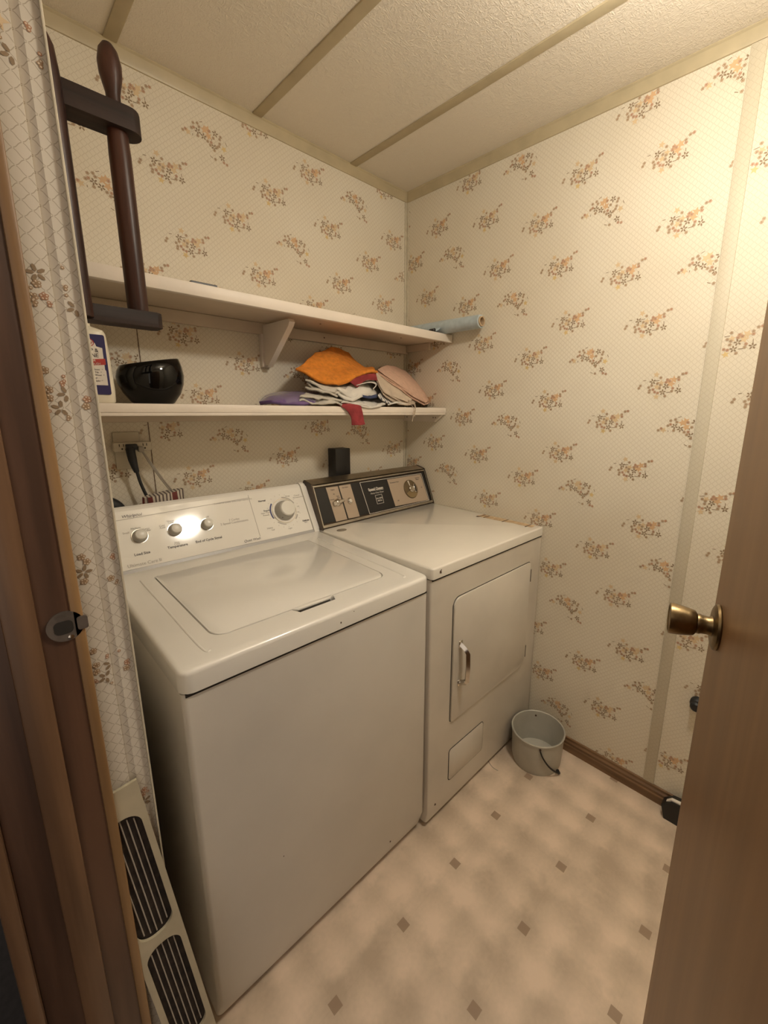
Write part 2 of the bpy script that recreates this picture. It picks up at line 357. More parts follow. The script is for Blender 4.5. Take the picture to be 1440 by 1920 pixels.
def flowers(spots, fn, lim, big=1.0):
    """printed flower sprays: small shapes lying on the paper; fn(s, z, h) -> xyz, lim(s, z) keeps them on the sheet"""
    V, F, MI = [], [], []
    lift_ = [0]
    def up_(): lift_[0] = (lift_[0]+1) % 40; return lift_[0]*.000006
    rnd = random.Random(3)
    def ngon(cs, cz, r, h, mi, n=6, a0=0.0, sx=1.0):
        h += up_()*.3
        pts = [(cs+r*cos(a0+2*pi*i/n)*sx, cz+r*sin(a0+2*pi*i/n)) for i in range(n)]
        if not all(lim(*p) for p in pts): return
        b0 = len(V); V.extend(fn(p[0], p[1], h) for p in pts); F.append(tuple(range(b0, b0+n))); MI.append(mi)
    def star(cs, cz, r, h, mi, a0):
        pts = []; h += up_()
        for i in range(10):
            rr = r if i % 2 == 0 else r*.46
            pts.append((cs+rr*cos(a0+pi*i/5), cz+rr*sin(a0+pi*i/5)))
        if not all(lim(*p) for p in pts): return
        b0 = len(V); V.extend(fn(p[0], p[1], h) for p in pts)
        V.append(fn(cs, cz, h)); c = len(V)-1
        for i in range(10): F.append((b0+i, b0+(i+1) % 10, c)); MI.append(mi)
    def floret(cs, cz, r, mi, a0):
        for i in range(5):
            a = a0+2*pi*i/5; ngon(cs+.58*r*cos(a), cz+.58*r*sin(a), .46*r, .0006, mi, 6, a)
        for i in range(5):
            a = a0+2*pi*i/5; ngon(cs+.60*r*cos(a), cz+.60*r*sin(a), .22*r, .0008, 6, 5, a)
        ngon(cs, cz, .24*r, .0009, mi, 5)
    for (s0, z0, kind) in spots:
        Mo = MOTIF[kind]; tint = rnd.random()
        for (ds, dz) in Mo['orange']: star(s0+ds, z0+dz, .0125, .0003, 2 if tint < .6 else 3, rnd.uniform(0, 6))
        for (ds, dz) in Mo['tan']: star(s0+ds, z0+dz, .0105, .00035, 3, rnd.uniform(0, 6))
        for (ds, dz) in Mo['yellow']: star(s0+ds, z0+dz, .0105, .00035, 4 if tint > .4 else 3, rnd.uniform(0, 6))
        for (ds, dz) in Mo['dark']:
            a0 = rnd.uniform(0, 6)
            for i in range(5):
                a = a0+2*pi*i/5; cs, cz = s0+ds+.0058*cos(a), z0+dz+.0058*sin(a)
                pts = [(cs+.0044*cos(a)*cos(t)-.0023*sin(a)*sin(t), cz+.0044*sin(a)*cos(t)+.0023*cos(a)*sin(t)) for t in [k*pi/3 for k in range(6)]]
                if all(lim(*p) for p in pts):
                    b0 = len(V); V.extend(fn(p[0], p[1], .0005) for p in pts); F.append(tuple(range(b0, b0+6))); MI.append(1)
        for (ds, dz) in Mo['ring']: floret(s0+ds, z0+dz, .0048, 0, rnd.uniform(0, 6))
        for (ds, dz) in Mo['red']: floret(s0+ds, z0+dz, .0048, 5, rnd.uniform(0, 6))
        for (a, b_) in Mo['line']:
            d = Vector((b_[0]-a[0], b_[1]-a[1])); n_ = Vector((-d.y, d.x)).normalized()*.0009
            pts = [(s0+a[0]+n_.x, z0+a[1]+n_.y), (s0+b_[0]+n_.x, z0+b_[1]+n_.y), (s0+b_[0]-n_.x, z0+b_[1]-n_.y), (s0+a[0]-n_.x, z0+a[1]-n_.y)]
            if all(lim(*p) for p in pts):
                b0 = len(V); V.extend(fn(p[0], p[1], .0005) for p in pts); F.append((b0, b0+1, b0+2, b0+3)); MI.append(1)
    return V, F, MI
def papered_wall(name, bm, paper, V, F, MI):
    """one mesh: the wall slab plus the print lying on it"""
    me = bpy.data.meshes.new(name); bmesh.ops.recalc_face_normals(bm, faces=bm.faces); bm.to_mesh(me); bm.free()
    v0 = [tuple(v.co) for v in me.vertices]; f0 = [tuple(p.vertices) for p in me.polygons]; n0 = len(v0)
    mm = [p.material_index for p in me.polygons]
    m2 = bpy.data.meshes.new(name); m2.from_pydata(v0+[tuple(v) for v in V], [], f0+[tuple(i+n0 for i in f) for f in F])
    for x in [paper]+PRINT: m2.materials.append(x)
    m2.polygons.foreach_set('material_index', mm+[i+1 for i in MI]); m2.update()
    o = link(name, m2); o['kind'] = 'structure'; return o

# ------------------------------------------------------------ the room
H = 2.412; XL = -1.465; YF = -2.25; YJ = -.90; DO = -1.71
cellR = [(.204, 2.217, 'N'), (.469, 2.178, 'N'), (.289, 2.086, 'U'), (.052, 2.101, 'N'), (.534, 1.982, 'N'), (.143, 1.936, 'N'), (.375, 1.864, 'N'), (.612, 1.848, 'U')]
spots = [(s+.653*i, z-.4785*j, k) for s, z, k in cellR for i in range(-1, 4) for j in range(-1, 5)]
bmw = B(); box(bmw, 0, .09, YF-.1, .1, -.05, H+.05)
papered_wall('wall_right', bmw, M_['paper_y'], *flowers(spots, lambda s, z, h: (-h, -s, z), lambda s, z: 0.004 < s < -YF and .06 < z < H-.03 and not 1.293 < s < 1.332))
cellB = [(-.09, 2.186, 'N'), (-.234, 2.062, 'N'), (-.31, 2.28, 'U'), (-.446, 2.14, 'N'), (-.395, 1.941, 'N'), (-.53, 2.309, 'N'), (-.611, 2.035, 'U'), (-.148, 1.898, 'N')]
spots = [(s-.607*i, z-.483*j, k) for s, z, k in cellB for i in range(-1, 3) for j in range(-1, 5)]
bmw = B(); box(bmw, XL-.17, .09, 0, .09, -.05, H+.05)
papered_wall('wall_back', bmw, M_['paper_x'], *flowers(spots, lambda s, z, h: (s, -h, z), lambda s, z: XL < s < -.004 and z < H-.03 and not -1.186 < s < -1.154))

# left wall with its papered end beside the doorway
bmw = B()
poly_prism(bmw, [(-1.630, 0), (-1.630, YJ), (-1.4920, YJ), (-1.4912, YJ+.0040), (-1.4825, YJ), (XL, YJ), (XL, 0)], 0, H, lambda p, q, h: (p, q, h))
stripF = [(-1.498, 1.815, 'N'), (-1.474, 1.561, 'N'), (-1.504, 1.438, 'N'), (-1.478, 1.193, 'U'), (-1.502, 1.055, 'N'), (-1.487, .80, 'N'), (-1.500, 2.05, 'N')]
papered_wall('wall_left', bmw, M_['paper_strip'], *flowers(stripF, lambda s, z, h: (s, YJ-h, z), lambda s, z: -1.5155 < s < XL-.003 and not -1.4925 < s < -1.4825))
bmw = B(); box(bmw, -1.630, XL, YF, DO, 0, H); box(bmw, -1.630, XL, DO, YJ, 2.03, H)
papered_wall('wall_left', bmw, M_['paper_strip'], [], [], [])
bmw = B(); box(bmw, -1.63, .09, YF-.09, YF, 0, H)
papered_wall('wall_front', bmw, M_['paper_x'], [], [], [])
b_ = B(); box(b_, -1.6, .09, YF-.09, .09, -.05, 0); struct('floor', b_, M_['floor'], sm=0)
b_ = B(); box(b_, -1.63, .09, YF-.09, .09, H, H+.05); struct('ceiling', b_, M_['ceiling'], sm=0)
b_ = B(); box(b_, -3.4, -1.6, -3.2, 1.2, -.05, -.004); o = struct('floor', b_, M_['carpet'], sm=0)
b_ = B(); box(b_, -3.45, -3.4, -3.2, 1.2, 0, H); struct('wall_hall', b_, M_['hall'], sm=0)

# crown strips: a small cove section
def crown(name, along):
    b_ = B(); prof = [(0, H), (.013, H), (.013, H-.003), (.009, H-.007), (.006, H-.034), (.004, H-.039), (0, H-.040)]
    if along == 'back': poly_prism(b_, prof, XL, -.004, lambda p, q, h: (h, -p, q))
    else: poly_prism(b_, prof, -.004, YF, lambda p, q, h: (-p, h, q))
    struct(name, b_, M_['trim_olive'], sm=25)
crown('trim_1', 'back'); crown('trim_2', 'right')
for i, x in enumerate((-.327, -.744, -1.168)):
    b_ = B(); box(b_, x-.0165, x+.0165, YF, -.012, H-.005, H+.001, .002, 2); struct('trim_%d' % (i+3), b_, M_['trim_olive'])
# inside-corner strip
b_ = B(); box(b_, -.016, -.0005, -.004, 0, .06, H-.04, .0015, 2); box(b_, -.004, 0, -.013, -.0005, .06, H-.04, .0015, 2)
struct('trim_6', b_, M_['trim_paper'])
# papered seam battens
b_ = B(); box(b_, -.0045, 0, -1.330, -1.294, .062, H-.04, .0018, 2); struct('trim_7', b_, M_['paper_batten'])
b_ = B(); box(b_, -1.1830, -1.156, -.0025, 0, 0, H-.04, .001, 1); struct('trim_8', b_, M_['paper_x'])
b_ = B(); box(b_, -1.1845, -1.1830, -.0020, 0, 0, H-.04); struct('trim_12', b_, M_['stop'])
# white cut edge of the papered wall end
b_ = B(); box(b_, -1.4652, -1.4625, -.9050, -.88, 0, H-.01, .0006, 1); struct('trim_9', b_, M_['trim_paper'])
b_ = B(); prof = [(0, 0), (.013, 0), (.013, .030), (.010, .034), (.011, .044), (.006, .050), (.006, .060), (0, .062)]
poly_prism(b_, prof, -.004, YF, lambda p, q, h: (-p, h, q)); struct('baseboard_right', b_, M_['baseboard'], sm=20)
# doorway lining on the latch side
b_ = B(); box(b_, -1.632, -1.5185, -.925, -.913, 0, 2.03, .0015, 2)
jamb = struct('trim_10', b_, M_['jamb'])
b_ = B(); box(b_, -1.5295, -1.5165, -.9275, -.9125, 0, 2.03, .003, 2); obj('edge_moulding', b_, M_['jamb_tan'], jamb)
b_ = B(); box(b_, -1.594, -1.562, -.936, -.925, 0, 2.03, .003, 2); obj('door_stop_strip', b_, M_['stop'], jamb)
b_ = B(); box(b_, -1.650, -1.632, -.936, -.90, 0, 2.03, .004, 2); obj('casing_edge', b_, M_['stop'], jamb)
sx, sz = -1.5365, 1.140
b_ = B(); poly_prism(b_, [(sx+.0195*cos(a*pi/20), sz+.0205*sin(a*pi/20)) for a in range(40)], -.925, -.9275, lambda p, q, h: (p, h, q), bev=.0006)
poly_prism(b_, rrect(sx+.012, sx+.0235, sz-.009, sz+.009, .003), -.9255, -.9295, lambda p, q, h: (p, h, q))
strike = obj('strike_plate', b_, M_['steel'], jamb)
b_ = B(); poly_prism(b_, rrect(sx-.012, sx+.008, sz-.010, sz+.008, .006), -.9274, -.9279, lambda p, q, h: (p, h, q))
obj('latch_hole', b_, M_['gap'], strike)
b_ = B(); lathe(b_, [(.0032, 0), (.0032, .0008), (.0015, .0012)], axis_mtx((sx+.004, -.9274, sz-.016), (0, -1, 0)), 12)
obj('screw_head', b_, M_['chrome'], strike)
b_ = B(); box(b_, -1.632, -1.512, DO-.0, DO+.016, 0, 2.03); box(b_, -1.632, -1.512, DO, -.913, 2.015, 2.03); struct('trim_11', b_, M_['jamb'])

# the open door, seen from its hinge side
E = Vector((-.833, -1.5165, 0)); Hn = Vector((-1.534, -1.712, 0)); dv = (E-Hn).normalized(); nv = Vector((-dv.y, dv.x, 0)); DW = (E-Hn).length
DM = Matrix(((dv.x, nv.x, 0, Hn.x), (dv.y, nv.y, 0, Hn.y), (0, 0, 1, 0), (0, 0, 0, 1)))     # local: along the door, out of its near face, up
b_ = B(); box(b_, 0, DW, -.034, 0, .012, 2.01, .0015, 2, mtx=DM)
door = struct('door_1', b_, M_['door'])
KZ = 1.122; kc = DM @ Vector((DW-.052, 0, KZ))
b_ = B(); lathe(b_, [(.032, 0), (.033, .002), (.032, .005), (.027, .0075), (.020, .008)], axis_mtx(kc, nv), 40)
rose = obj('rosette', b_, M_['brass'], door)
b_ = B(); lathe(b_, [(.0150, .006), (.0128, .013), (.0132, .020), (.0145, .023), (.0140, .026), (.0180, .029), (.0200, .037), (.0218, .048), (.0226, .057), (.0222, .060), (.0200, .061), (.0188, .0595)], axis_mtx(kc, nv), 40)
obj('door_knob', b_, M_['brass'], door)
b_ = B(); box(b_, DW-.0005, DW+.0015, -.030, -.004, KZ-.028, KZ+.028, mtx=DM); obj('latch_plate', b_, M_['brass'], door)

# ------------------------------------------------------------ ceiling lamp (above the frame)
lamp = thing('ceiling_light', 'round frosted ceiling light on the textured ceiling, just out of the picture', 'ceiling light', (LAMP_POS[0], LAMP_POS[1], H))
b_ = B(); lathe(b_, [(.088, 0), (.090, -.012), (.075, -.026), (.055, -.034)], axis_mtx((LAMP_POS[0], LAMP_POS[1], H), (0, 0, 1)), 40)
obj('canopy', b_, M_['alu'], lamp)
b_ = B(); tube(b_, [(LAMP_POS[0], LAMP_POS[1], H-.03), (LAMP_POS[0], LAMP_POS[1], LAMP_POS[2]+.036)], .011, 12, k=0); obj('stem', b_, M_['alu'], lamp)
g = bpy.data.materials.new('lit_opal_glass'); g.use_nodes = True; N, L = nt(g); bs = N['Principled BSDF']
bs.inputs['Base Color'].default_value = (.8, .75, .65, 1); bs.inputs['Emission Color'].default_value = (*LAMP_COL, 1); bs.inputs['Emission Strength'].default_value = LAMP_STRENGTH
b_ = B(); lathe(b_, [(.002 + .078*sin(pi*i/16), .040*cos(pi*i/16)) for i in range(1, 17)][::-1], axis_mtx(LAMP_POS, (0, 0, 1)), 40)
obj('globe', b_, g, lamp)

# ------------------------------------------------------------ washing machine
WX0, WX1, WF = -1.382, -.696, -.8045
ws = thing('washing_machine', 'white top-loading washing machine with grey knobs, left of the dryer', 'washing machine', (WX0/2+WX1/2, -.45, 0))
b_ = B()
prof = [(-.7865, .022), (-.8045, .078), (-.8045, .8865), (-.06, .8865), (-.06, .022)]
poly_prism(b_, prof, WX0, WX1, lambda p, q, h: (h, p, q))
es = [e for e in b_.edges if abs(e.verts[0].co.x-e.verts[1].co.x) < 1e-5 and all(v.co.y < -.7 for v in e.verts) ]
bmesh.ops.bevel(b_, geom=es, offset=.011, segments=4, profile=.5, affect='EDGES')
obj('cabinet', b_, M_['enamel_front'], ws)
b_ = B(); box(b_, WX0+.006, WX1-.006, -.8052, -.08, .8810, .8895); obj('seam_gap', b_, M_['gap'], ws)
def slope(me_bm):
    for v in me_bm.verts: v.co.z += (v.co.y+.81)*.027 * (1 if v.co.z > .92 else 0)
b_ = B(); box(b_, WX0-.002, WX1+.003, -.811, -.06, .889, .936)
es = [e for e in b_.edges if abs(e.verts[0].co.z-e.verts[1].co.z) > .01]
bmesh.ops.bevel(b_, geom=es, offset=.026, segments=6, profile=.5, affect='EDGES')
es = [e for e in b_.edges if e.verts[0].co.z > .93 and e.verts[1].co.z > .93 and len(e.link_faces) == 2 and abs(e.link_faces[0].normal.z-e.link_faces[1].normal.z) > .5]
bmesh.ops.recalc_face_normals(b_, faces=b_.faces)
es = [e for e in b_.edges if e.verts[0].co.z > .93 and e.verts[1].co.z > .93]
bmesh.ops.bevel(b_, geom=es, offset=.010, segments=4, profile=.5, affect='EDGES')
bmesh.ops.subdivide_edges(b_, edges=[e for e in b_.edges if e.calc_length() > .2 and abs(e.verts[0].co.y-e.verts[1].co.y) > .2], cuts=2)
slope(b_)
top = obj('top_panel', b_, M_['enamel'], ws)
LX0, LX1, LY0, LY1 = -1.289, -.789, -.727, -.292
cut = []
b_ = B(); poly_prism(b_, rrect(LX0, LX1, LY0, LY1, (.035, .035, .012, .012)), .926, .98, lambda p, q, h: (p, q, h+(q+.81)*.027)); cut.append(obj('c1', b_, M_['gap'], top))
b_ = B(); poly_prism(b_, [(-1.108, LY0+.01), (-.978, LY0+.01), (-.992, LY0-.022), (-1.094, LY0-.022)], .917, .98, lambda p, q, h: (p, q, h+(q+.81)*.027)); cut.append(obj('c2', b_, M_['gap'], top))
boolean(top, cut)
b_ = B(); poly_prism(b_, rrect(LX0+.0035, LX1-.0035, LY0+.0035, LY1-.0035, (.032, .032, .009, .009)), .921, .9368, lambda p, q, h: (p, q, h+(q+.81)*.027), bev=.003)
lid = obj('lid', b_, M_['enamel'], ws)
# finger slot in the lid's front edge
b_ = B(); poly_prism(b_, [(-1.090, LY0-.0030), (-.996, LY0-.0030), (-1.004, LY0-.0205), (-1.080, LY0-.0205)], .918, .9322, lambda p, q, h: (p, q, h+(q+.81)*.027)); obj('finger_slot', b_, M_['gap'], ws)
b_ = B(); poly_prism(b_, [(-1.104, LY0+.006), (-.982, LY0+.006), (-.996, LY0-.0065), (-1.090, LY0-.0065)], .9326, .9368, lambda p, q, h: (p, q, h+(q+.81)*.027), bev=.0012); obj('lid_grip', b_, M_['enamel'], lid)
# raised contour ribs either side of the lid
for xs, nm in ((-1.322, 1), (-.752, -1)):
    b_ = B(); zz = lambda y: .9362+(y+.81)*.027
    tube(b_, [(xs, -.30, zz(-.30)-.0008), (xs, -.50, zz(-.5)-.0008), (xs, -.74, zz(-.74)-.0008), (xs+.012*nm, -.765, zz(-.765)-.0012)], .0028, 8)
    obj('contour_rib', b_, M_['enamel'], top)
# console
def WCp(x, t, h=0.0): return Vector((x, -.225+.095*t-.8788*h, .945+.175*t+.4771*h))
def WCm(x, t, h=0.0):
    X_ = Vector((1, 0, 0)); Y_ = Vector((0, .4771, .8788)); Z_ = Vector((0, -.8788, .4771)); p = WCp(x, t, h)
    return Matrix(((X_.x, Y_.x, Z_.x, p.x), (X_.y, Y_.y, Z_.y, p.y), (X_.z, Y_.z, Z_.z, p.z), (0, 0, 0, 1)))
XC0, XC1 = -1.372, -.7165
b_ = B(); prof = [(-.225, .945), (-.1325, 1.1154), (-.127, 1.1225), (-.119, 1.127), (-.108, 1.1255), (-.100, 1.116), (-.100, .945)]
poly_prism(b_, prof, XC0, XC1, lambda p, q, h: (h, p, q)); con = obj('console', b_, M_['console_white'], ws, sm=7)
b_ = B(); poly_prism(b_, [(-.2290, .9465), (-.2210, .9600), (-.19, .9600), (-.19, .9465)], XC0, XC1-.001, lambda p, q, h: (h, p, q)); obj('grey_band', b_, M_['console_grey'], con, sm=30)
b_ = B(); box(b_, XC0, XC1+.02, -.231, -.10, .940, .9468); obj('base_seam', b_, M_['gap'], con)
b_ = B(); prof = [(-.230, .941), (-.222, .962), (-.138, 1.117), (-.131, 1.1265), (-.119, 1.131), (-.106, 1.128), (-.097, 1.118), (-.097, .941)]
poly_prism(b_, prof, XC1+.0012, XC1+.024, lambda p, q, h: (h, p, q), bev=.006); obj('end_cap', b_, M_['console_white'], con, sm=30)
def strip2(b_, F, pts, wd, h0=.0002, h1=.0006):
    for a, c in zip(pts, pts[1:]):
        a = Vector(a); c = Vector(c); P0, P1 = F(*a, h1), F(*c, h1); d = (P1-P0).normalized()
        nn = (F(a.x, a.y, 1)-F(a.x, a.y, 0)).normalized(); s_ = d.cross(nn)*wd/2
        vs_ = [b_.verts.new(q) for q in (P0-s_, P1-s_, P1+s_, P0+s_)]
        ve = [b_.verts.new(q-nn*(h1-h0)) for q in (P0-s_, P1-s_, P1+s_, P0+s_)]
        b_.faces.new(vs_); b_.faces.new(ve[::-1])
        for i in range(4): b_.faces.new((ve[i], ve[(i+1) % 4], vs_[(i+1) % 4], vs_[i]))
def plate(b_, F, pts, h0, h1):
    lo = [b_.verts.new(F(p[0], p[1], h0)) for p in pts]; hi = [b_.verts.new(F(p[0], p[1], h1)) for p in pts]; n = len(pts)
    b_.faces.new(lo[::-1]); b_.faces.new(hi)
    for i in range(n): b_.faces.new((lo[i], lo[(i+1) % n], hi[(i+1) % n], hi[i]))
b_ = B(); strip2(b_, WCp, [(XC0, .838), (-.9275, .905)], .0016); strip2(b_, WCp, [(-.9285, .955), (-.9285, .165)], .0016)
obj('divider_lines', b_, M_['ink_soft'], con, sm=0)
T = .555
def knob(x, t, R, name='knob'):
    k = obj(name, (lambda bb: (lathe(bb, [(R*.99, 0), (R, .004), (R*.97, .010), (R*.80, .017), (R*.76, .020)], WCm(x, t), 40), bb)[1])(B()), M_['knob_grey'], con)
    b2 = B(); lathe(b2, [(R*.78, .016), (R*.76, .0225), (R*.70, .0250), (R*.45, .0268), (R*.15, .0274)], WCm(x, t), 40); obj('knob_face', b2, M_['knob_light'], k)
    b2 = B(); lathe(b2, [(R*.985, .0005), (R*1.10, .0005), (R*1.10, .0018), (R*.985, .0018)], WCm(x, t), 40, cap0=False, cap1=False); obj('knob_ring', b2, M_['chrome'], k)
    return k
knob((-1.2832, 0.5380)[0], T, .0200); knob((-1.1875, 0.5386)[0], T, .0195); knob((-1.0910, 0.5462)[0], T, .0185)
# cycle dial
dx = -.811
b_ = B(); lathe(b_, [(.0465, .0004), (.047, .0022), (.0455, .0026), (.0445, .0014)], WCm(dx, T), 48); dial = obj('dial_skirt', b_, M_['console_white'], con)
b_ = B(); lathe(b_, [(.0455, .0024), (.0475, .0024), (.0475, .0034), (.0455, .0034)], WCm(dx, T), 48, cap0=False, cap1=False); obj('dial_ring', b_, M_['chrome'], dial)
b_ = B(); lathe(b_, [(.038, .001), (.037, .012), (.031, .026), (.030, .029)], WCm(dx, T), 48); k = obj('dial_knob', b_, M_['knob_grey'], dial)
b_ = B(); lathe(b_, [(.029, .026), (.0285, .036), (.026, .0385), (.012, .0395)], WCm(dx, T), 48); obj('dial_face', b_, M_['knob_light'], k)
b_ = B(); box(b_, -.0016, .0016, -.0365, -.029, .0130, .0165, mtx=WCm(dx, T)@Matrix.Rotation(radians(-38), 4, 'Z')); obj('dial_pointer', b_, M_['ink'], k)
def arc(b_, r, a0, a1, wd, F, x, t, n=14):
    k_ = .1991
    strip2(b_, F, [(x+r*cos(radians(a0+(a1-a0)*i/n)), t+r*sin(radians(a0+(a1-a0)*i/n))/k_) for i in range(n+1)], wd)
b_ = B(); arc(b_, .0535, 140, 205, .005, WCp, dx, T); obj('printed_arc', b_, M_['ink_blue'], dial, sm=0)
b_ = B(); arc(b_, .0530, 25, 85, .004, WCp, dx, T); arc(b_, .053, 225, 262, .004, WCp, dx, T); arc(b_, .053, -48, -25, .005, WCp, dx, T)
for i in range(20):
    a = radians(18*i); strip2(b_, WCp, [(dx+.062*cos(a), T+.062*sin(a)/.1991), (dx+.066*cos(a), T+.066*sin(a)/.1991)], .001)
obj('printed_ticks', b_, M_['ink_soft'], dial, sm=0)
def wt(s, size, uv, **k): return (s, size, WCm(uv[0], uv[1], .0006), k)
letters('printed_word', [wt('Load Size', .0108, (-1.2880, 0.2868), bold=.0002), wt('Temperature', .0108, (-1.1912, 0.2917), bold=.0002), wt('End of Cycle Signal', .0108, (-1.0968, 0.2951), bold=.0002),
    wt('Normal', .0088, (-0.8845, 0.8096), bold=.0003), wt('Delicate', .0085, (-0.7357, 0.2903), bold=.0003), wt('Regular', .009, (-0.8756, 0.6145)), wt('Quiet Wash', .0120, (-0.9594, 0.1365), shear=.35),
    wt('Whirlpool', .0125, (-1.2908, 0.8890), shear=.25)], M_['ink'], con)
letters('printed_word', [wt('Ultimate Care II', .0135, (-1.2874, 0.1360)), wt('7 Cycles', .0105, (-1.0003, 0.5559)), wt('2 Speed Combinations', .0105, (-1.0010, 0.5069)),
    wt('Commercial Quality  Extra Large Capacity Plus', .0070, (-0.9854, 0.8822)), wt('Small', .008, (-1.3154, 0.6369)), wt('Medium', .008, (-1.2886, 0.6863)), wt('Large', .008, (-1.2623, 0.6518)), wt('Super', .008, (-1.2603, 0.6234)),
    wt('Cold', .008, (-1.2196, 0.6567)), wt('Cold', .008, (-1.2188, 0.6249)), wt('Warm', .008, (-1.1935, 0.7128)), wt('Cold', .008, (-1.1936, 0.6855)), wt('Hot', .008, (-1.1914, 0.3514)), wt('Cold', .008, (-1.1919, 0.3263)), wt('Hot', .008, (-1.1648, 0.6425)), wt('Off', .007, (-1.0830, 0.6801)),
    wt('Heavy', .009, (-0.8846, 0.2811)), wt('Soil', .008, (-0.8747, 0.2362)), wt('Casual', .009, (-0.7418, 0.8180)), wt('Permanent Press', .007, (-0.7357, 0.7757)), wt('Rinse', .008, (-0.7803, 0.8292)), wt('Light', .008, (-0.8079, 0.2002)), wt('Spin', .008, (-0.7378, 0.2586)), wt('Super Wash', .007, (-0.8844, 0.5741)), wt('Off', .007, (-0.8566, 0.4530)), wt('Off', .007, (-0.7570, 0.4784)), wt('Off', .007, (-0.7496, 0.5904)), wt('Prewash', .007, (-0.8838, 0.5306))], M_['ink_soft'], con)
b_ = B(); strip2(b_, WCp, [(-1.3022, 0.8643), (-1.2916, 0.8676), (-1.2774, 0.9072), (-1.2721, 0.9064)], .0009); obj('logo_swoosh', b_, M_['ink_soft'], con, sm=0)
# chips and stains on the front
def chips(parent, pts, y, r=.002):
    for (x, z, k) in pts:
        b2 = B(); n = 7; poly_prism(b2, [(x+k*r*random.uniform(.5, 1.2)*cos(2*pi*i/n), z+k*r*random.uniform(.5, 1.6)*sin(2*pi*i/n)) for i in range(n)], y+.0001, y-.0005, lambda p, q, h: (p, h, q))
        obj('paint_chip', b2, M_['rust'], parent, sm=0)
chips(ws, [((-0.8510, -0.8020, 0.0570)[0], .085, 1.6), ((-1.2040, -0.8020, 0.4520)[0], .35, .7)], -.8047)
chips(ws, [(-1.02, .906, 1.0), (-.98, .922, .7)], -.8112)

# ------------------------------------------------------------ dryer
DX0, DX1, DF = -.688, -.004, -.811
dr = thing('clothes_dryer', 'cream front-loading clothes dryer with a black and tan control panel, right of the washer', 'dryer', (DX0/2+DX1/2, -.45, 0))
b_ = B(); poly_prism(b_, [(-.806, .020), (-.811, .060), (-.811, .916), (-.06, .916), (-.06, .020)], DX0, DX1, lambda p, q, h: (h, p, q))
es = [e for e in b_.edges if abs(e.verts[0].co.x-e.verts[1].co.x) < 1e-5 and all(v.co.y < -.7 for v in e.verts)]
bmesh.ops.bevel(b_, geom=es, offset=.008, segments=3, profile=.5, affect='EDGES')
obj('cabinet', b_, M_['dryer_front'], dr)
b_ = B(); box(b_, DX0+.004, DX1-.004, -.8117, -.07, .9120, .9200); obj('seam_gap', b_, M_['gap'], dr)
b_ = B(); box(b_, DX0-.001, DX1, -.8165, -.06, .9195, .955)
es = [e for e in b_.edges if abs(e.verts[0].co.z-e.verts[1].co.z) > .01]; bmesh.ops.bevel(b_, geom=es, offset=.010, segments=4, profile=.5, affect='EDGES')
bmesh.ops.bevel(b_, geom=[e for e in b_.edges if min(v.co.z for v in e.verts) > .95], offset=.006, segments=3, profile=.5, affect='EDGES')
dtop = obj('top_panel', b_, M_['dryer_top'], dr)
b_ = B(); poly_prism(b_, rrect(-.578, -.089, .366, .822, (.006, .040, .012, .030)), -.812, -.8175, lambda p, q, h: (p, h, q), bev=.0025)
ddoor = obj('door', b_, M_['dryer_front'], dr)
def outline(parent, pts, y, name='seam', wd=.003):
    b2 = B(); pts = pts+[pts[0]]
    tube(b2, [(p, y, q) for p, q in pts], wd/2, 6, k=0); return obj(name, b2, M_['gap'], parent)
outline(ddoor, rrect(-.580, -.087, .364, .824, (.007, .042, .014, .032)), -.8111, wd=.0022)
b_ = B(); poly_prism(b_, rrect(-.576, -.372, .120, .246, .012), -.8112, -.8130, lambda p, q, h: (p, h, q), bev=.001); acc = obj('access_panel', b_, M_['dryer_front'], dr)
outline(acc, rrect(-.5775, -.3705, .1185, .2475, .013), -.8112, wd=.0026)
for z in (.765, .425):
    b_ = B(); box(b_, -.092, -.083, -.8155, -.811, z-.028, z+.028, .001, 1); tube(b_, [(-.0875, -.8165, z-.026), (-.0875, -.8165, z+.026)], .003, 8, k=0); obj('hinge', b_, M_['steel'], ddoor)
hx = -.5405
b_ = B(); tube(b_, [(hx, -.8172, .648), (hx, -.838, .638), (hx, -.850, .626), (hx, -.852, .575), (hx, -.850, .524), (hx, -.838, .512), (hx, -.8172, .502)], .0095, 4, k=0)
box(b_, hx-.010, hx+.010, -.821, -.817, .636, .662, .002, 1); box(b_, hx-.010, hx+.010, -.821, -.817, .490, .514, .002, 1)
obj('handle', b_, M_['chrome'], ddoor, sm=50)
chips(dr, [(-.645, .070, 2.2)], -.8114); chips(dr, [(-.652, .937, 2.4), (-.65, .943, 1.2)], -.8168)
# top surface marks
b_ = B(); poly_prism(b_, [(-.634+.021*cos(a*pi/16), -.289+.016*sin(a*pi/16)) for a in range(32)], .9551, .9562, lambda p, q, h: (p, q, h)); obj('oval_badge', b_, M_['badge'], dtop)
b_ = B(); poly_prism(b_, [(-.060, -.520), (-.014, -.524), (-.016, -.70), (-.018, -.785), (-.055, -.79), (-.052, -.70), (-.062, -.62)], .9551, .9556, lambda p, q, h: (p, q, h)); tp = obj('tape_residue', b_, M_['stain'], dtop, sm=0)
for y in (-.535, -.56, -.655, -.765): b_ = B(); box(b_, -.066, -.016, y-.003, y+.002, .9554, .9560); obj('torn_tape_edge', b_, M_['rust'], tp, sm=0)
b_ = B(); box(b_, -.072, -.060, -.535, -.523, .9552, .9559); obj('torn_tape_edge', b_, M_['rust'], tp, sm=0)
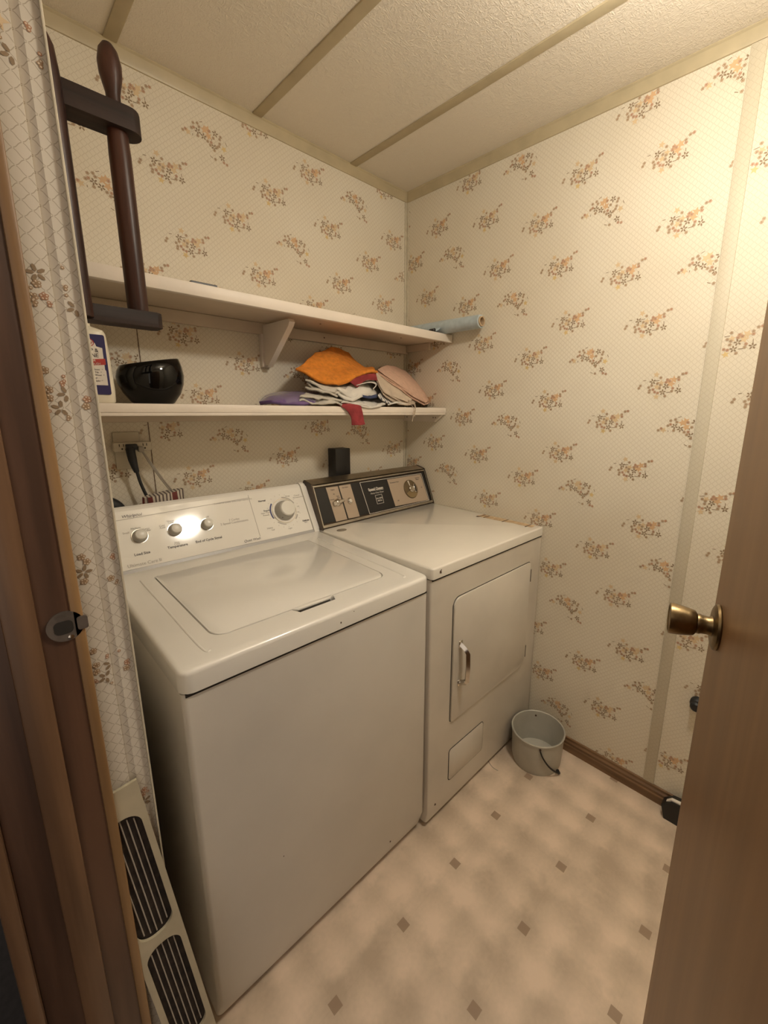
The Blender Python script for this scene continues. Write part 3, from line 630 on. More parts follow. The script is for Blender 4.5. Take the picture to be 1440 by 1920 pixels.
# console
SH = .045
def DCp(x, t, h=0.0): return Vector((x, -.225+SH*(x+.35)+.07*t-.9214*h, .958+.166*t+.3886*h))
def DCm(x, t, h=0.0):
    p = DCp(x, t, h); X_ = Vector((1, SH, 0)).normalized(); Z_ = Vector((SH, -.9214, .3886)).normalized(); X_ = (X_-Z_*X_.dot(Z_)).normalized(); Y_ = Z_.cross(X_)
    return Matrix(((X_.x, Y_.x, Z_.x, p.x), (X_.y, Y_.y, Z_.y, p.y), (X_.z, Y_.z, Z_.z, p.z), (0, 0, 0, 1)))
def shy(x, y, z): return (x, y+SH*(x+.35), z)
CX0, CX1 = -.690, -.006
b_ = B(); poly_prism(b_, [(-.222, .9555), (-.150, 1.122), (-.117, 1.134), (-.105, 1.130), (-.095, .9555)], CX0+.004, CX1-.004, lambda p, q, h: shy(h, p, q))
dcon = obj('console', b_, M_['bronze'], dr, sm=20)
b_ = B(); poly_prism(b_, [(-.1575, 1.1255), (-.106, 1.1385), (-.102, 1.1330), (-.150, 1.119)], CX0-.001, CX1+.001, lambda p, q, h: shy(h, p, q)); obj('top_rail', b_, M_['alu'], dcon, sm=20)
for x0, x1 in ((CX0-.002, CX0+.004), (CX1-.004, CX1+.002)):
    b_ = B(); poly_prism(b_, [(-.230, .955), (-.159, 1.1265), (-.108, 1.1395), (-.100, 1.133), (-.094, .955)], x0, x1, lambda p, q, h: shy(h, p, q)); obj('end_plate', b_, M_['bronze'], dcon, sm=20)
b_ = B(); strip2(b_, DCp, [(CX0+.008, .955), (CX1-.008, .955)], .006, -.001, .004); strip2(b_, DCp, [(CX0+.006, .045), (CX1-.006, .045)], .010, -.001, .004)
strip2(b_, DCp, [(CX0+.0065, .03), (CX0+.0065, .98)], .004, -.001, .004); strip2(b_, DCp, [(CX1-.0065, .03), (CX1-.0065, .98)], .004, -.001, .004)
obj('aluminium_frame', b_, M_['alu'], dcon, sm=0)
b_ = B(); plate(b_, DCp, [(CX0+.012, .115), (CX1-.012, .115), (CX1-.012, .905), (CX0+.012, .905)], .0002, .0012); blk = obj('black_face', b_, M_['black_panel'], dcon, sm=0)
def quad(b_, pts, h0, h1, r=.0):
    plate(b_, DCp, pts, h0, h1)
for pts in ([(-0.6258, 0.8968), (-0.5658, 0.8888), (-0.5613, 0.0960), (-0.6182, 0.1003)], [(-0.5596, 0.8935), (-0.4984, 0.8916), (-0.4939, 0.0953), (-0.5537, 0.1040)]):
    b_ = B(); plate(b_, DCp, pts[::-1], .0012, .0022); obj('tan_plate', b_, M_['tan_panel'], dcon, sm=0)
b_ = B(); plate(b_, DCp, [(-0.2809, 0.8580), (-0.0448, 0.8551), (-0.0388, 0.1092), (-0.2740, 0.1381)][::-1], .0012, .0020); obj('tan_plate', b_, M_['tan_panel'], dcon, sm=0)
b_ = B(); strip2(b_, DCp, [(-0.4451, 0.8900), (-0.0390, 0.8741), (-0.0346, 0.0944), (-0.4361, 0.0960), (-0.4451, 0.8900)], .0022, .001, .0026)
bx, bt = (-0.3579, 0.4033)
strip2(b_, DCp, [(bx-.020, bt-.11), (bx+.020, bt-.11), (bx+.020, bt+.11), (bx-.020, bt+.11), (bx-.020, bt-.11)], .0016, .001, .0022)
obj('white_outline', b_, M_['white_ink'], dcon, sm=0)
def dt(s, size, uv, **k): return (s, size, DCm(uv[0], uv[1], .0022), k)
letters('printed_word', [dt('Speed Queen', .0165, (-0.3639, 0.6756), bold=.0007), dt('Heavy Duty Dryer', .0108, (-0.3622, 0.5743), shear=.3), dt('ALL-HEAT', .0085, (-0.3563, 0.4270), bold=.0003), dt('METAL', .0085, (-0.3579, 0.3659), bold=.0003)], M_['white_ink'], dcon)
b_ = B(); strip2(b_, DCp, [(-0.4064, 0.6463), (-0.3188, 0.6312)], .0014, .001, .0020); obj('white_rule', b_, M_['white_ink'], dcon, sm=0)
letters('printed_word', [(s, z, DCm(uv[0], uv[1], .0026), {}) for s, z, uv in (('Fabric', .008, (-0.5952, 0.8237)), ('Start Signal', .007, (-0.5306, 0.8325)), ('Hi', .008, (-0.5948, 0.7208)), ('Normal', .007, (-0.6101, 0.6045)), ('Low', .007, (-0.5799, 0.6629)), ('Med', .007, (-0.5773, 0.6218)), ('Permanent Press', .0085, (-0.2402, 0.7547)), ('Timed Dry', .007, (-0.0780, 0.7726)), ('Minutes', .007, (-0.0793, 0.7261)), ('Off', .007, (-0.0645, 0.4902)), ('Off', .008, (-0.2461, 0.2629)))], M_['ink'], dcon)
# fabric lever, start button, timer dial
lx, lt = (-0.5873, 0.5164)
b_ = B(); lathe(b_, [(.017, .002), (.015, .006), (.010, .012), (.006, .014)], DCm(lx, lt), 24); lv = obj('lever', b_, M_['chrome'], dcon)
b_ = B(); box(b_, -.004, .030, -.006, .006, .010, .016, .002, 1, mtx=DCm(lx, lt)@Matrix.Rotation(radians(8), 4, 'Z')); box(b_, -.026, 0, -.009, .009, .006, .011, .002, 1, mtx=DCm(lx, lt)@Matrix.Rotation(radians(8), 4, 'Z')); obj('lever_blade', b_, M_['chrome'], lv)
qx, qt = (-0.5259, 0.5011)
b_ = B(); lathe(b_, [(.0125, .002), (.0125, .007), (.010, .009), (.0085, .0085)], DCm(qx, qt), 24); pb = obj('start_button', b_, M_['chrome'], dcon)
b_ = B(); lathe(b_, [(.007, .008), (.007, .010), (.004, .011)], DCm(qx, qt), 24); obj('button_cap', b_, M_['white_ink'], pb)
tx, tt = (-0.1441, 0.4980)
b_ = B(); lathe(b_, [(.0460, .002), (.0460, .005), (.044, .007)], DCm(tx, tt), 48); td = obj('timer_dial', b_, M_['dial_brown'], dcon)
mm = DCm(tx, tt)
b_ = B()
for a0, a1, r0, r1 in ((95, 108, .016, .043),):
    pts = [(r0*cos(radians(a0)), r0*sin(radians(a0))), (r1*cos(radians(a0)), r1*sin(radians(a0))), (r1*cos(radians(a1)), r1*sin(radians(a1))), (r0*cos(radians(a1)), r0*sin(radians(a1)))]
    poly_prism(b_, pts, .0068, .0076, lambda p, q, h: mm @ Vector((p, q, h)))
obj('dial_mark', b_, M_['white_ink'], td, sm=0)
b_ = B(); pts = [(0, 0)]+[(.043*cos(radians(a)), .043*sin(radians(a))) for a in range(205, 331, 9)]
poly_prism(b_, pts, .0068, .0074, lambda p, q, h: mm @ Vector((p, q, h))); obj('dial_sector', b_, mat('dial_gold', (.24, .17, .08), .35), td, sm=0)
b_ = B(); lathe(b_, [(.0165, .006), (.0165, .012), (.012, .016), (.010, .015)], mm, 32); tk = obj('dial_hub', b_, M_['chrome'], td)
b_ = B(); box(b_, .015, .030, -.020, .022, .006, .014, .002, 1, mtx=mm@Matrix.Rotation(radians(0), 4, 'Z')); obj('dial_grip', b_, M_['chrome'], td)
b_ = B(); box(b_, .019, .026, -.016, .018, .0135, .0146, mtx=mm); obj('grip_inlay', b_, M_['black_panel'], td)

# ------------------------------------------------------------ shelves
def shelf(label, yf, z0, z1, loc):
    t = thing('wall_shelf', label, 'shelf', loc, 'painted wall shelves above the machines')
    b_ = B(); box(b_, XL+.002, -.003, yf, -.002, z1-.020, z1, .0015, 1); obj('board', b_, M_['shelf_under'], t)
    return t
s2 = shelf('longer upper cream wooden shelf with a triangular bracket beneath it', -.283, 1.720, 1.751, (-.73, 0, 1.72))
b_ = B(); box(b_, XL+.002, -.003, -.303, -.283, 1.7185, 1.752, .0025, 2); obj('front_edge', b_, M_['shelf'], s2)
b_ = B(); box(b_, XL+.002, -.003, -.016, -.001, 1.690, 1.7305, .0015, 1); obj('wall_cleat', b_, M_['shelf_under'], s2)
b_ = B(); box(b_, -.018, -.002, -.17, -.018, 1.698, 1.7305, .0015, 1); obj('end_cleat', b_, M_['shelf_under'], s2)
bx0 = -.765
b_ = B(); poly_prism(b_, [(-.018, 1.722), (-.018, 1.578), (-.045, 1.578), (-.200, 1.705), (-.200, 1.722)], bx0-.008, bx0+.008, lambda p, q, h: (h, p, q)); brk = obj('bracket', b_, M_['shelf'], s2, sm=20)
b_ = B(); box(b_, bx0-.018, bx0+.018, -.019, -.001, 1.572, 1.692, .0015, 1); obj('bracket_back', b_, M_['shelf'], brk)
b_ = B(); poly_prism(b_, [(-.040, 1.572), (-.205, 1.700), (-.213, 1.712), (-.205, 1.722), (-.195, 1.706), (-.044, 1.584)], bx0-.009, bx0+.012, lambda p, q, h: (h, p, q)); obj('bracket_brace', b_, M_['shelf'], brk, sm=20)
for (x, y) in ((-.50, -.010), (-.62, -.17), (-.2, -.17)):
    b_ = B(); lathe(b_, [(.003, 0), (.003, .001)], axis_mtx((x, y-.0055 if y > -.02 else y, 1.711 if y > -.02 else 1.7305), (0, -1, 0) if y > -.02 else (0, 0, -1)), 8)
    obj('nail_head', b_, M_['rust'], s2)
s1 = shelf('lower cream wooden shelf carrying the bottle, the black bowl and the cloths', -.262, 1.397, 1.428, (-.73, 0, 1.40))
b_ = B(); box(b_, XL+.002, -.003, -.276, -.262, 1.405, 1.429, .0025, 2); box(b_, XL+.002, -.003, -.2735, -.262, 1.396, 1.4058, .003, 2); obj('front_edge', b_, M_['shelf'], s1)
b_ = B(); poly_prism(b_, [(-.002, 1.408), (-.002, 1.362), (-.215, 1.362), (-.262, 1.396), (-.262, 1.408)], -.020, -.002, lambda p, q, h: (h, p, q)); obj('end_cleat', b_, M_['shelf'], s1, sm=20)
for y in (-.03, -.21, -.225):
    b_ = B(); lathe(b_, [(.003, 0), (.003, .001)], axis_mtx((-.020, y, 1.382), (-1, 0, 0)), 8); obj('nail_head', b_, M_['rust'], s1)
b_ = B(); box(b_, XL+.002, -.022, -.014, -.001, 1.372, 1.4085, .0015, 1); obj('wall_cleat', b_, M_['shelf_under'], s1)
b_ = B(); tube(b_, [(-.088, -.270, 1.7185), (-.088, -.270, 1.704), (-.086, -.273, 1.697)], .0018, 6); o = obj('hook', b_, M_['brass'], loc=(-.088, -.27, 1.7185)); tag(o, 'small brass hook under the right end of the upper shelf', 'hook')
b_ = B(); box(b_, -1.115, -1.045, -.298, -.20, 1.7515, 1.7575, .001, 1, mtx=None); o = obj('flat_box', b_, M_['black_plastic'], loc=(-1.08, -.25, 1.752)); tag(o, 'flat black object lying on the upper shelf', 'box')

# ------------------------------------------------------------ hanging wooden rack
rk = thing('wooden_rack', 'dark stained wooden frame of two turned rods and two crossbars, on the left wall', 'rack', (-1.465, -.5, 1.60))
def rod(x, y, zt, zb, r0, plain=False):
    b_ = B()
    p = [(r0*.98, zb), (r0, zb+.02), (r0*1.0, zt-.19), (r0*.92, zt-.15), (r0*.62, zt-.105), (r0*.64, zt-.085), (r0*.98, zt-.055), (r0*1.03, zt-.035), (r0*.82, zt-.014), (r0*.45, zt-.003), (r0*.12, zt)]
    if plain: p = [(r0*.98, zb), (r0, zb+.02), (r0, zt-.12), (r0*.95, zt-.06), (r0*.78, zt-.02), (r0*.45, zt-.004), (r0*.12, zt)]
    lathe(b_, p, axis_mtx((x, y, 0), (0, 0, 1)), 18)
    return obj('rod', b_, M_['rack'], rk, sm=22)
rod(-1.3005, -.50, 2.100, 1.612, .0195); rod(-1.4050, -.530, 2.052, 1.592, .0190, True)
b_ = B(); pts = [(-1.462, -.528), (-1.283, -.528)]+[(-1.283+.028*cos(a)*.85, -.50+.028*sin(a)) for a in [radians(-90+18*i) for i in range(1, 10)]]+[(-1.283, -.472), (-1.462, -.472)]
poly_prism(b_, pts, 1.9515, 1.9935, lambda p, q, h: (p, q, h), bev=.003); obj('crossbar', b_, M_['rack_bar'], rk)
b_ = B(); pts = [(-1.462, -.528), (-1.272, -.528), (-1.262, -.519), (-1.262, -.481), (-1.272, -.472), (-1.462, -.472)]
poly_prism(b_, pts, 1.588, 1.619, lambda p, q, h: (p, q, h), bev=.002); obj('crossbar', b_, M_['rack_bar'], rk)

# ------------------------------------------------------------ bottle
bt_ = thing('cleaner_bottle', 'cream floor polish bottle with a navy label, left end of lower shelf', 'bottle', (-1.357, -.2, 1.4285))
BM = axis_mtx((-1.3555, -.205, 1.4290), (0, 0, 1), (cos(radians(-6)), sin(radians(-6)), 0)) @ Matrix.Diagonal((1, 1, 1.07, 1))
def superring(bm, a, b, z, n=36, e=3.2):
    return [bm.verts.new(BM @ Vector((a*abs(cos(t))**(2/e)*(1 if cos(t) >= 0 else -1), b*abs(sin(t))**(2/e)*(1 if sin(t) >= 0 else -1), z))) for t in [2*pi*i/n for i in range(n)]]
b_ = B(); rr = [superring(b_, a, c, z) for a, c, z in ((.047, .022, 0), (.0505, .025, .004), (.0520, .026, .030), (.0500, .026, .10), (.0475, .025, .150), (.0460, .0245, .163), (.042, .023, .170), (.030, .019, .174), (.018, .016, .177), (.0155, .0155, .182))]
for a, c in zip(rr, rr[1:]):
    for i in range(36): b_.faces.new((a[i], a[(i+1) % 36], c[(i+1) % 36], c[i]))
b_.faces.new(rr[0][::-1]); b_.faces.new(rr[-1]); obj('body', b_, M_['cream_plastic'], bt_)
b_ = B(); lathe(b_, [(.0165, .179), (.0175, .180), (.0175, .187), (.016, .188)], BM, 24); obj('cap', b_, M_['cream_plastic'], bt_)
def BF(p, q, h): return BM @ Vector((p, -.0262-h, q))
b_ = B(); poly_prism(b_, rrect(-.041, .041, .020, .158, .004), -.0024, .0006, BF); lb = obj('label', b_, M_['label_blue'], bt_)
b_ = B(); poly_prism(b_, [(-.034, .042), (.036, .042), (.036, .076), (.034, .078), (.034, .128), (.022, .131), (.020, .138), (.010, .147), (-.010, .147), (-.020, .138), (-.022, .131), (-.034, .128)], .0006, .0011, BF); obj('label_panel', b_, M_['label_white'], lb, sm=0)
b_ = B(); poly_prism(b_, [(-.030, .083), (.037, .090), (.037, .104), (-.030, .097)], .0011, .0015, BF)
for i in range(40):
    a, c = 2*pi*i/40, 2*pi*(i+1)/40
    poly_prism(b_, [(.017*cos(a), .139+.0095*sin(a)), (.017*cos(c), .139+.0095*sin(c)), (.0185*cos(c), .139+.011*sin(c)), (.0185*cos(a), .139+.011*sin(a))], .0011, .0015, BF)
obj('label_red_print', b_, M_['label_red'], lb, sm=0)
def bt2(s, size, p, q, **k):
    return (s, size, BM @ Matrix.Translation((p, -.0262-.0016, q)) @ Matrix.Rotation(pi/2, 4, 'X'), k)
letters('label_lettering', [bt2('MOP &', .0120, .007, .1215, bold=.0001), bt2('SHINE', .0120, .008, .1100, bold=.0001), bt2('Cleans Floors   *', .005, .012, .078), bt2('Shines Tile   *', .005, .012, .0715), bt2('Protects Wood   *', .005, .012, .065), bt2('For Vinyl', .005, .006, .0585), bt2('No Streaks   *', .005, .012, .052)], M_['ink'], lb)
letters('label_logo', [bt2('Fuller', .0135, 0, .139, shear=.3)], M_['label_red'], lb)
letters('label_banner', [(s, .0068, BM @ Matrix.Translation((p, -.0262-.0019, q)) @ Matrix.Rotation(pi/2, 4, 'X') @ Matrix.Rotation(radians(5.5), 4, 'Z'), {}) for s, p, q in (('FLOOR', .006, .0975), ('& POLISH', .012, .0905))], M_['label_white'], lb)

# ------------------------------------------------------------ black bowl
b_ = B(); cx, cy, cz = -1.199, -.150, 1.4290
prof = [(.001, .0), (.050, 0), (.056, .004), (.074, .030), (.084, .056), (.087, .078), (.083, .100), (.076, .118), (.073, .119), (.079, .098), (.083, .078), (.079, .056), (.068, .03), (.050, .010), (.001, .008)]
lathe(b_, prof, None, 56, cap0=True, cap1=True)
for v in b_.verts:
    k = max(0, (v.co.z-.02)/.1); v.co.z += .20*v.co.x*k*k; v.co.y *= .95
bmesh.ops.translate(b_, vec=(cx, cy, cz), verts=b_.verts)
o = obj('bowl', b_, M_['black_glaze'], loc=(cx, cy, cz), sm=60); tag(o, 'round glossy black bowl with a slanted rim on the lower shelf', 'bowl')

# ------------------------------------------------------------ outlet, plugs and cords behind the washer
ou = thing('power_outlet', 'ivory wall outlet with a triple adapter above the left end of the washer', 'outlet', (-1.25, 0, 1.28))
b_ = B(); box(b_, -1.286, -1.214, -.006, -.0005, 1.224, 1.341, .0025, 2); obj('wall_plate', b_, M_['outlet'], ou)
b_ = B(); box(b_, -1.292, -1.190, -.034, -.006, 1.283, 1.311, .003, 2); ad = obj('adapter', b_, M_['outlet'], ou)
for x in (-1.277, -1.266, -1.213, -1.203): b_ = B(); box(b_, x-.001, x+.001, -.0345, -.033, 1.298, 1.306); obj('slot', b_, M_['gap'], ad)
for x in (-1.2705, -1.2085): b_ = B(); lathe(b_, [(.0025, 0), (.0025, .001)], axis_mtx((x, -.0335, 1.291), (0, -1, 0)), 10); obj('slot', b_, M_['gap'], ad)
pl = thing('black_plug', 'black plug and cord hanging from the triple adapter behind the washer', 'power cord', (-1.25, -.05, 1.28))
b_ = B(); box(b_, -1.262, -1.232, -.052, -.0345, 1.288, 1.306, .003, 2); tube(b_, [(-1.252, -.046, 1.292), (-1.252, -.052, 1.270), (-1.248, -.052, 1.240), (-1.243, -.050, 1.218)], lambda t: .013*(1-.1*t)*(1 if t < .45 else 1-.7*(t-.45)), 12); obj('plug_head', b_, M_['black_rubber'], pl)
b_ = B(); tube(b_, [(-1.243, -.050, 1.222), (-1.236, -.050, 1.18), (-1.222, -.052, 1.13), (-1.20, -.055, 1.07), (-1.17, -.05, .99)], .0048, 10); obj('cord', b_, M_['black_rubber'], pl)
pl = thing('grey_plug', 'grey plug and thin cord running down behind the washer', 'power cord', (-1.22, -.05, 1.28))
b_ = B(); box(b_, -1.2310, -1.2170, -.056, -.0345, 1.280, 1.298, .003, 2); obj('plug_head', b_, M_['grey_cord'], pl)
b_ = B(); tube(b_, [(-1.222, -.052, 1.284), (-1.205, -.055, 1.250), (-1.180, -.058, 1.20), (-1.152, -.060, 1.150), (-1.125, -.062, 1.11), (-1.10, -.06, 1.06)], .0026, 8); tube(b_, [(-1.222, -.0525, 1.281), (-1.2075, -.055, 1.247), (-1.1835, -.058, 1.197), (-1.156, -.060, 1.147), (-1.129, -.062, 1.107), (-1.10, -.06, 1.05)], .0022, 8); obj('cord', b_, M_['grey_cord'], pl)
# printed packet standing on the back of the washer top
b_ = B(); n = 20; rows = []
for j in range(8):
    z = .954+(.192)*j/7; r_ = []
    for i in range(n):
        a = 2*pi*i/n; px = -1.181+.062*cos(a)*(1+.04*sin(3*a+j)); py = -.072+.021*sin(a)
        r_.append(b_.verts.new((px, py, z + (.006*sin(a)+.009*cos(a+.5)) * (j == 7))))
    rows.append(r_)
for a, c in zip(rows, rows[1:]):
    for i in range(n):
        f = b_.faces.new((a[i], a[(i+1) % n], c[(i+1) % n], c[i])); f.material_index = 1 if i in (12, 16, 10) else 0
b_.faces.new(rows[0][::-1]); b_.faces.new(rows[-1])
o = obj('paper_packet', b_, [M_['packet'], M_['packet_red']], loc=(-1.178, -.07, .954)); tag(o, 'printed packet standing behind the washer console', 'packet')
b_ = B(); tube(b_, [(-1.372, -.068, .95), (-1.374, -.066, 1.06), (-1.356, -.064, 1.118), (-1.326, -.062, 1.128), (-1.300, -.060, 1.09), (-1.290, -.058, 1.00), (-1.29, -.03, .90)], .021, 14)
o = obj('drain_hose', b_, M_['black_rubber'], loc=(-1.34, -.06, .95)); tag(o, 'thick black hose looping up behind the left end of the washer console', 'hose')
# black box behind the dryer
b_ = B(); box(b_, -.492, -.412, -.062, -.004, .956, 1.247, .003, 2)
for (x, z) in ((-.45, 1.165), (-.44, 1.15), (-.435, 1.162)): lathe(b_, [(.003, 0), (.003, .001)], axis_mtx((x, -.0625, z), (0, -1, 0)), 8)
o = obj('black_box', b_, M_['black_plastic'], loc=(-.443, -.03, .956)); tag(o, 'upright black plastic box against the wall behind the dryer', 'box')

# ------------------------------------------------------------ plastic roll on the upper shelf
ro = thing('plastic_roll', 'roll of pale blue-grey plastic sheet sticking out past the upper shelf', 'roll', (-.05, -.27, 1.753))
p0, p1 = Vector((-.050, -.030, 1.7815)), Vector((-.050, -.498, 1.7805)); ax = (p1-p0).normalized(); LL = (p1-p0).length
b_ = B(); lathe(b_, [(.0205, 0), (.027, .0), (.0280, .1), (.0285, .25), (.0280, .36), (.0270, LL-.02), (.0260, LL-.006), (.0200, LL-.006), (.0200, .0)], axis_mtx(p0, ax), 32, cap0=False, cap1=False)
for v in b_.verts: v.co += Vector((1, 0, 1))*.0012*noise.noise(v.co*60)
obj('sheet', b_, M_['film'], ro)
b_ = B(); lathe(b_, [(.0200, 0), (.0200, LL), (.0155, LL), (.0155, 0)], axis_mtx(p0, ax), 28, cap0=False, cap1=False); obj('core', b_, M_['cardboard'], ro)
b_ = B(); g_ = []
for i in range(9):
    row = []
    for j in range(7):
        u_, v_ = i/8, j/6; x = -.050-.028-.055*v_*(1-.15*u_); y = -.06-.235*u_; row.append(b_.verts.new((x, y, 1.7535+.022*(1-v_)**2+.003*abs(noise.noise(Vector((x*40, y*30, 0)))))))
    g_.append(row)
for i in range(8):
    for j in range(6): b_.faces.new((g_[i][j], g_[i+1][j], g_[i+1][j+1], g_[i][j+1]))
o = obj('loose_flap', b_, M_['film'], ro); md = o.modifiers.new('s', 'SOLIDIFY'); md.thickness = .001
b_ = B(); lathe(b_, [(.0065, 0), (.0075, .002), (.0075, .03), (.005, .032)], axis_mtx((-.118, -.268, 1.7595), (-.1, -1, .0)), 14); o = obj('bottle_stopper', b_, M_['black_plastic'], loc=(-.118, -.268, 1.752)); tag(o, 'tiny dark stopper beside the plastic roll on the upper shelf', 'stopper')

# ------------------------------------------------------------ cloths
def cloth(name, grid, m, th=.004, k=6, amp=.004, fr=22, parent=None, label=None, cat='cloth', group=None, seed=0, layers=1, lift=.006):
    """sheet through a grid of control points, puckered a little and given thickness"""
    R_ = [crom(r, k) for r in grid]; Cn = [crom([R_[i][j] for i in range(len(R_))], k) for j in range(len(R_[0]))]
    b_ = B()
    for l in range(layers):
        V = [[None]*len(Cn[0]) for _ in Cn]
        for j in range(len(Cn)):
            for i in range(len(Cn[0])):
                p = Cn[j][i].copy(); q = p*fr+Vector((seed*7.1, l*3.3, seed))
                p += noise.noise_vector(q)*amp + noise.noise_vector(q*.35+Vector((3, 1, 5)))*amp*1.3 + Vector((0, 0, -l*lift))
                if l: p += noise.noise_vector(q*.6+Vector((9, 9, 9)))*.004
                V[j][i] = b_.verts.new(p)
        for j in range(len(Cn)-1):
            for i in range(len(Cn[0])-1): b_.faces.new((V[j][i], V[j+1][i], V[j+1][i+1], V[j][i+1]))
    g0 = Cn[len(Cn)//2][len(Cn[0])//2]
    o = obj(name, b_, m, parent, loc=None if parent else g0, sm=180)
    md = o.modifiers.new('s', 'SOLIDIFY'); md.thickness = th; md.offset = 0
    if label: tag(o, label, cat, group)
    return o
G = 'cloths piled on the lower shelf'
cloth('towel', [[(-0.7430, -0.2000, 1.5520), (-0.6000, -0.1200, 1.6320), (-0.5020, -0.0700, 1.6680), (-0.4050, -0.0500, 1.6560)],
                [(-0.7220, -0.2350, 1.5320), (-0.6160, -0.1800, 1.5830), (-0.4850, -0.1300, 1.6300), (-0.3700, -0.1000, 1.5940)],
                [(-0.6780, -0.2550, 1.5180), (-0.5950, -0.2250, 1.5470), (-0.4920, -0.1900, 1.5740), (-0.3550, -0.1500, 1.5940)],
                [(-0.6240, -0.2700, 1.5020), (-0.5580, -0.2620, 1.5340), (-0.4760, -0.2450, 1.5600), (-0.3810, -0.2150, 1.5800)],
                [(-0.6030, -0.2550, 1.5070), (-0.5380, -0.2450, 1.5320), (-0.4590, -0.2300, 1.5560), (-0.3650, -0.2000, 1.5630)]],
      M_['orange'], .008, 8, .010, 19, label='bright orange terry towel on top of the cloth pile', group=G, seed=1)
cloth('cloth', [[(-0.5610, -0.2620, 1.5200), (-0.5230, -0.2550, 1.5030)], [(-0.4960, -0.2620, 1.5480), (-0.4590, -0.2500, 1.5340)], [(-0.4230, -0.2400, 1.5590), (-0.3960, -0.2350, 1.5300)], [(-0.3620, -0.2000, 1.5500), (-0.3670, -0.2050, 1.5190)], [(-0.3430, -0.1600, 1.5440), (-0.3550, -0.1600, 1.5210)]],
      M_['maroon'], .004, 8, .003, 30, label='maroon cloth peeping out under the orange towel', group=G, seed=2)
cloth('cloth', [[(-0.7390, -0.2400, 1.5120), (-0.6370, -0.1800, 1.5190), (-0.4790, -0.1000, 1.5390)], [(-0.7150, -0.2620, 1.4980), (-0.5900, -0.2000, 1.5210), (-0.4240, -0.1200, 1.5410)], [(-0.6310, -0.2720, 1.4750), (-0.5500, -0.2300, 1.5020), (-0.3680, -0.1400, 1.5340)]],
      M_['grey_cloth'], .006, 8, .008, 34, label='greyish white cloth directly under the orange towel at its left', group=G, seed=3, layers=3, lift=.007)
cloth('cloth', [[(-0.6260, -0.2720, 1.4860), (-0.4950, -0.2200, 1.5130), (-0.3280, -0.1500, 1.5360)], [(-0.5760, -0.2800, 1.4610), (-0.4600, -0.2500, 1.4910), (-0.3180, -0.1700, 1.4980)], [(-0.5540, -0.2740, 1.4610), (-0.4490, -0.2500, 1.4730), (-0.3280, -0.1700, 1.4770)]],
      M_['white_cloth'], .006, 8, .009, 34, label='bright white cotton cloth bulging forward below the maroon one', group=G, seed=4, layers=2, lift=.008)
cloth('cloth', [[(-0.5280, -0.2620, 1.5100), (-0.4350, -0.2000, 1.5310)], [(-0.4740, -0.2680, 1.5230), (-0.3890, -0.2000, 1.5360)], [(-0.4280, -0.2620, 1.5150), (-0.3660, -0.2000, 1.5280)], [(-0.4460, -0.2660, 1.4950), (-0.3890, -0.2000, 1.5010)]],
      M_['white_cloth'], .003, 8, .003, 25, label='small white cloth with curled edges just under the orange towel at its right', group=G, seed=12)
cloth('cloth', [[(-0.7800, -0.2680, 1.4590), (-0.6870, -0.2000, 1.4800), (-0.4650, -0.0800, 1.5140)], [(-0.7080, -0.2750, 1.4540), (-0.5920, -0.2000, 1.4770), (-0.3490, -0.0800, 1.5100)], [(-0.6110, -0.2760, 1.4440), (-0.5150, -0.2000, 1.4670), (-0.2880, -0.0800, 1.4940)]],
      M_['grey_cloth'], .006, 8, .009, 32, label='crumpled off-white cloth between the purple bag and the white cloth', group=G, seed=5, layers=2, lift=.008)
cloth('cloth', [[(-0.6100, -0.2750, 1.4480), (-0.4590, -0.1800, 1.4690)], [(-0.5350, -0.2820, 1.4400), (-0.4020, -0.1800, 1.4660)], [(-0.4660, -0.2830, 1.4280), (-0.3370, -0.1800, 1.4590)], [(-0.3940, -0.2780, 1.4400), (-0.2930, -0.1800, 1.4600)]],
      M_['white_cloth'], .006, 8, .008, 36, label='white cloth at the bottom of the pile, drooping over the shelf edge', group=G, seed=6, layers=2, lift=.005)
cloth('cloth', [[(-0.5200, -0.2700, 1.4740), (-0.4160, -0.1800, 1.4870)], [(-0.4800, -0.2740, 1.4650), (-0.3790, -0.1800, 1.4840)], [(-0.4310, -0.2680, 1.4670), (-0.3430, -0.1800, 1.4830)]],
      M_['navy'], .009, 8, .002, 30, label='navy blue cloth folded inside the white pile', group=G, seed=7)
cloth('cloth', [[(-0.4220, -0.2650, 1.4730), (-0.3000, -0.1600, 1.5100)], [(-0.4040, -0.2700, 1.4570), (-0.2620, -0.1600, 1.4930)], [(-0.3590, -0.2720, 1.4420), (-0.2090, -0.1600, 1.4660)]],
      M_['stripe_cloth'], .007, 8, .003, 26, label='striped dark and white dishcloth beside the white pile', group=G, seed=8)
cloth('cloth', [[(-0.3710, -0.2720, 1.4400), (-0.2600, -0.2000, 1.4560)], [(-0.3190, -0.2720, 1.4470), (-0.2140, -0.2000, 1.4610)], [(-0.2530, -0.2700, 1.4370), (-0.1660, -0.2000, 1.4480)]],
      M_['white_cloth'], .006, 8, .003, 26, label='small flat white cloth in front of the beige towel', group=G, seed=9)
cloth('towel', [[(-0.4010, -0.2350, 1.5630), (-0.3180, -0.1600, 1.5740), (-0.2150, -0.0800, 1.5940)], [(-0.4020, -0.2550, 1.5160), (-0.2740, -0.1900, 1.5460), (-0.1260, -0.0800, 1.5880)], [(-0.3670, -0.2680, 1.4790), (-0.2280, -0.2100, 1.5120), (-0.0390, -0.0800, 1.5630)], [(-0.2630, -0.2700, 1.4480), (-0.1520, -0.2200, 1.4670), (0.0310, -0.0800, 1.5040)]],
      M_['beige'], .004, 8, .006, 26, label='frayed beige towel slumped under the pink towel', group=G, seed=10, layers=3, lift=.007)
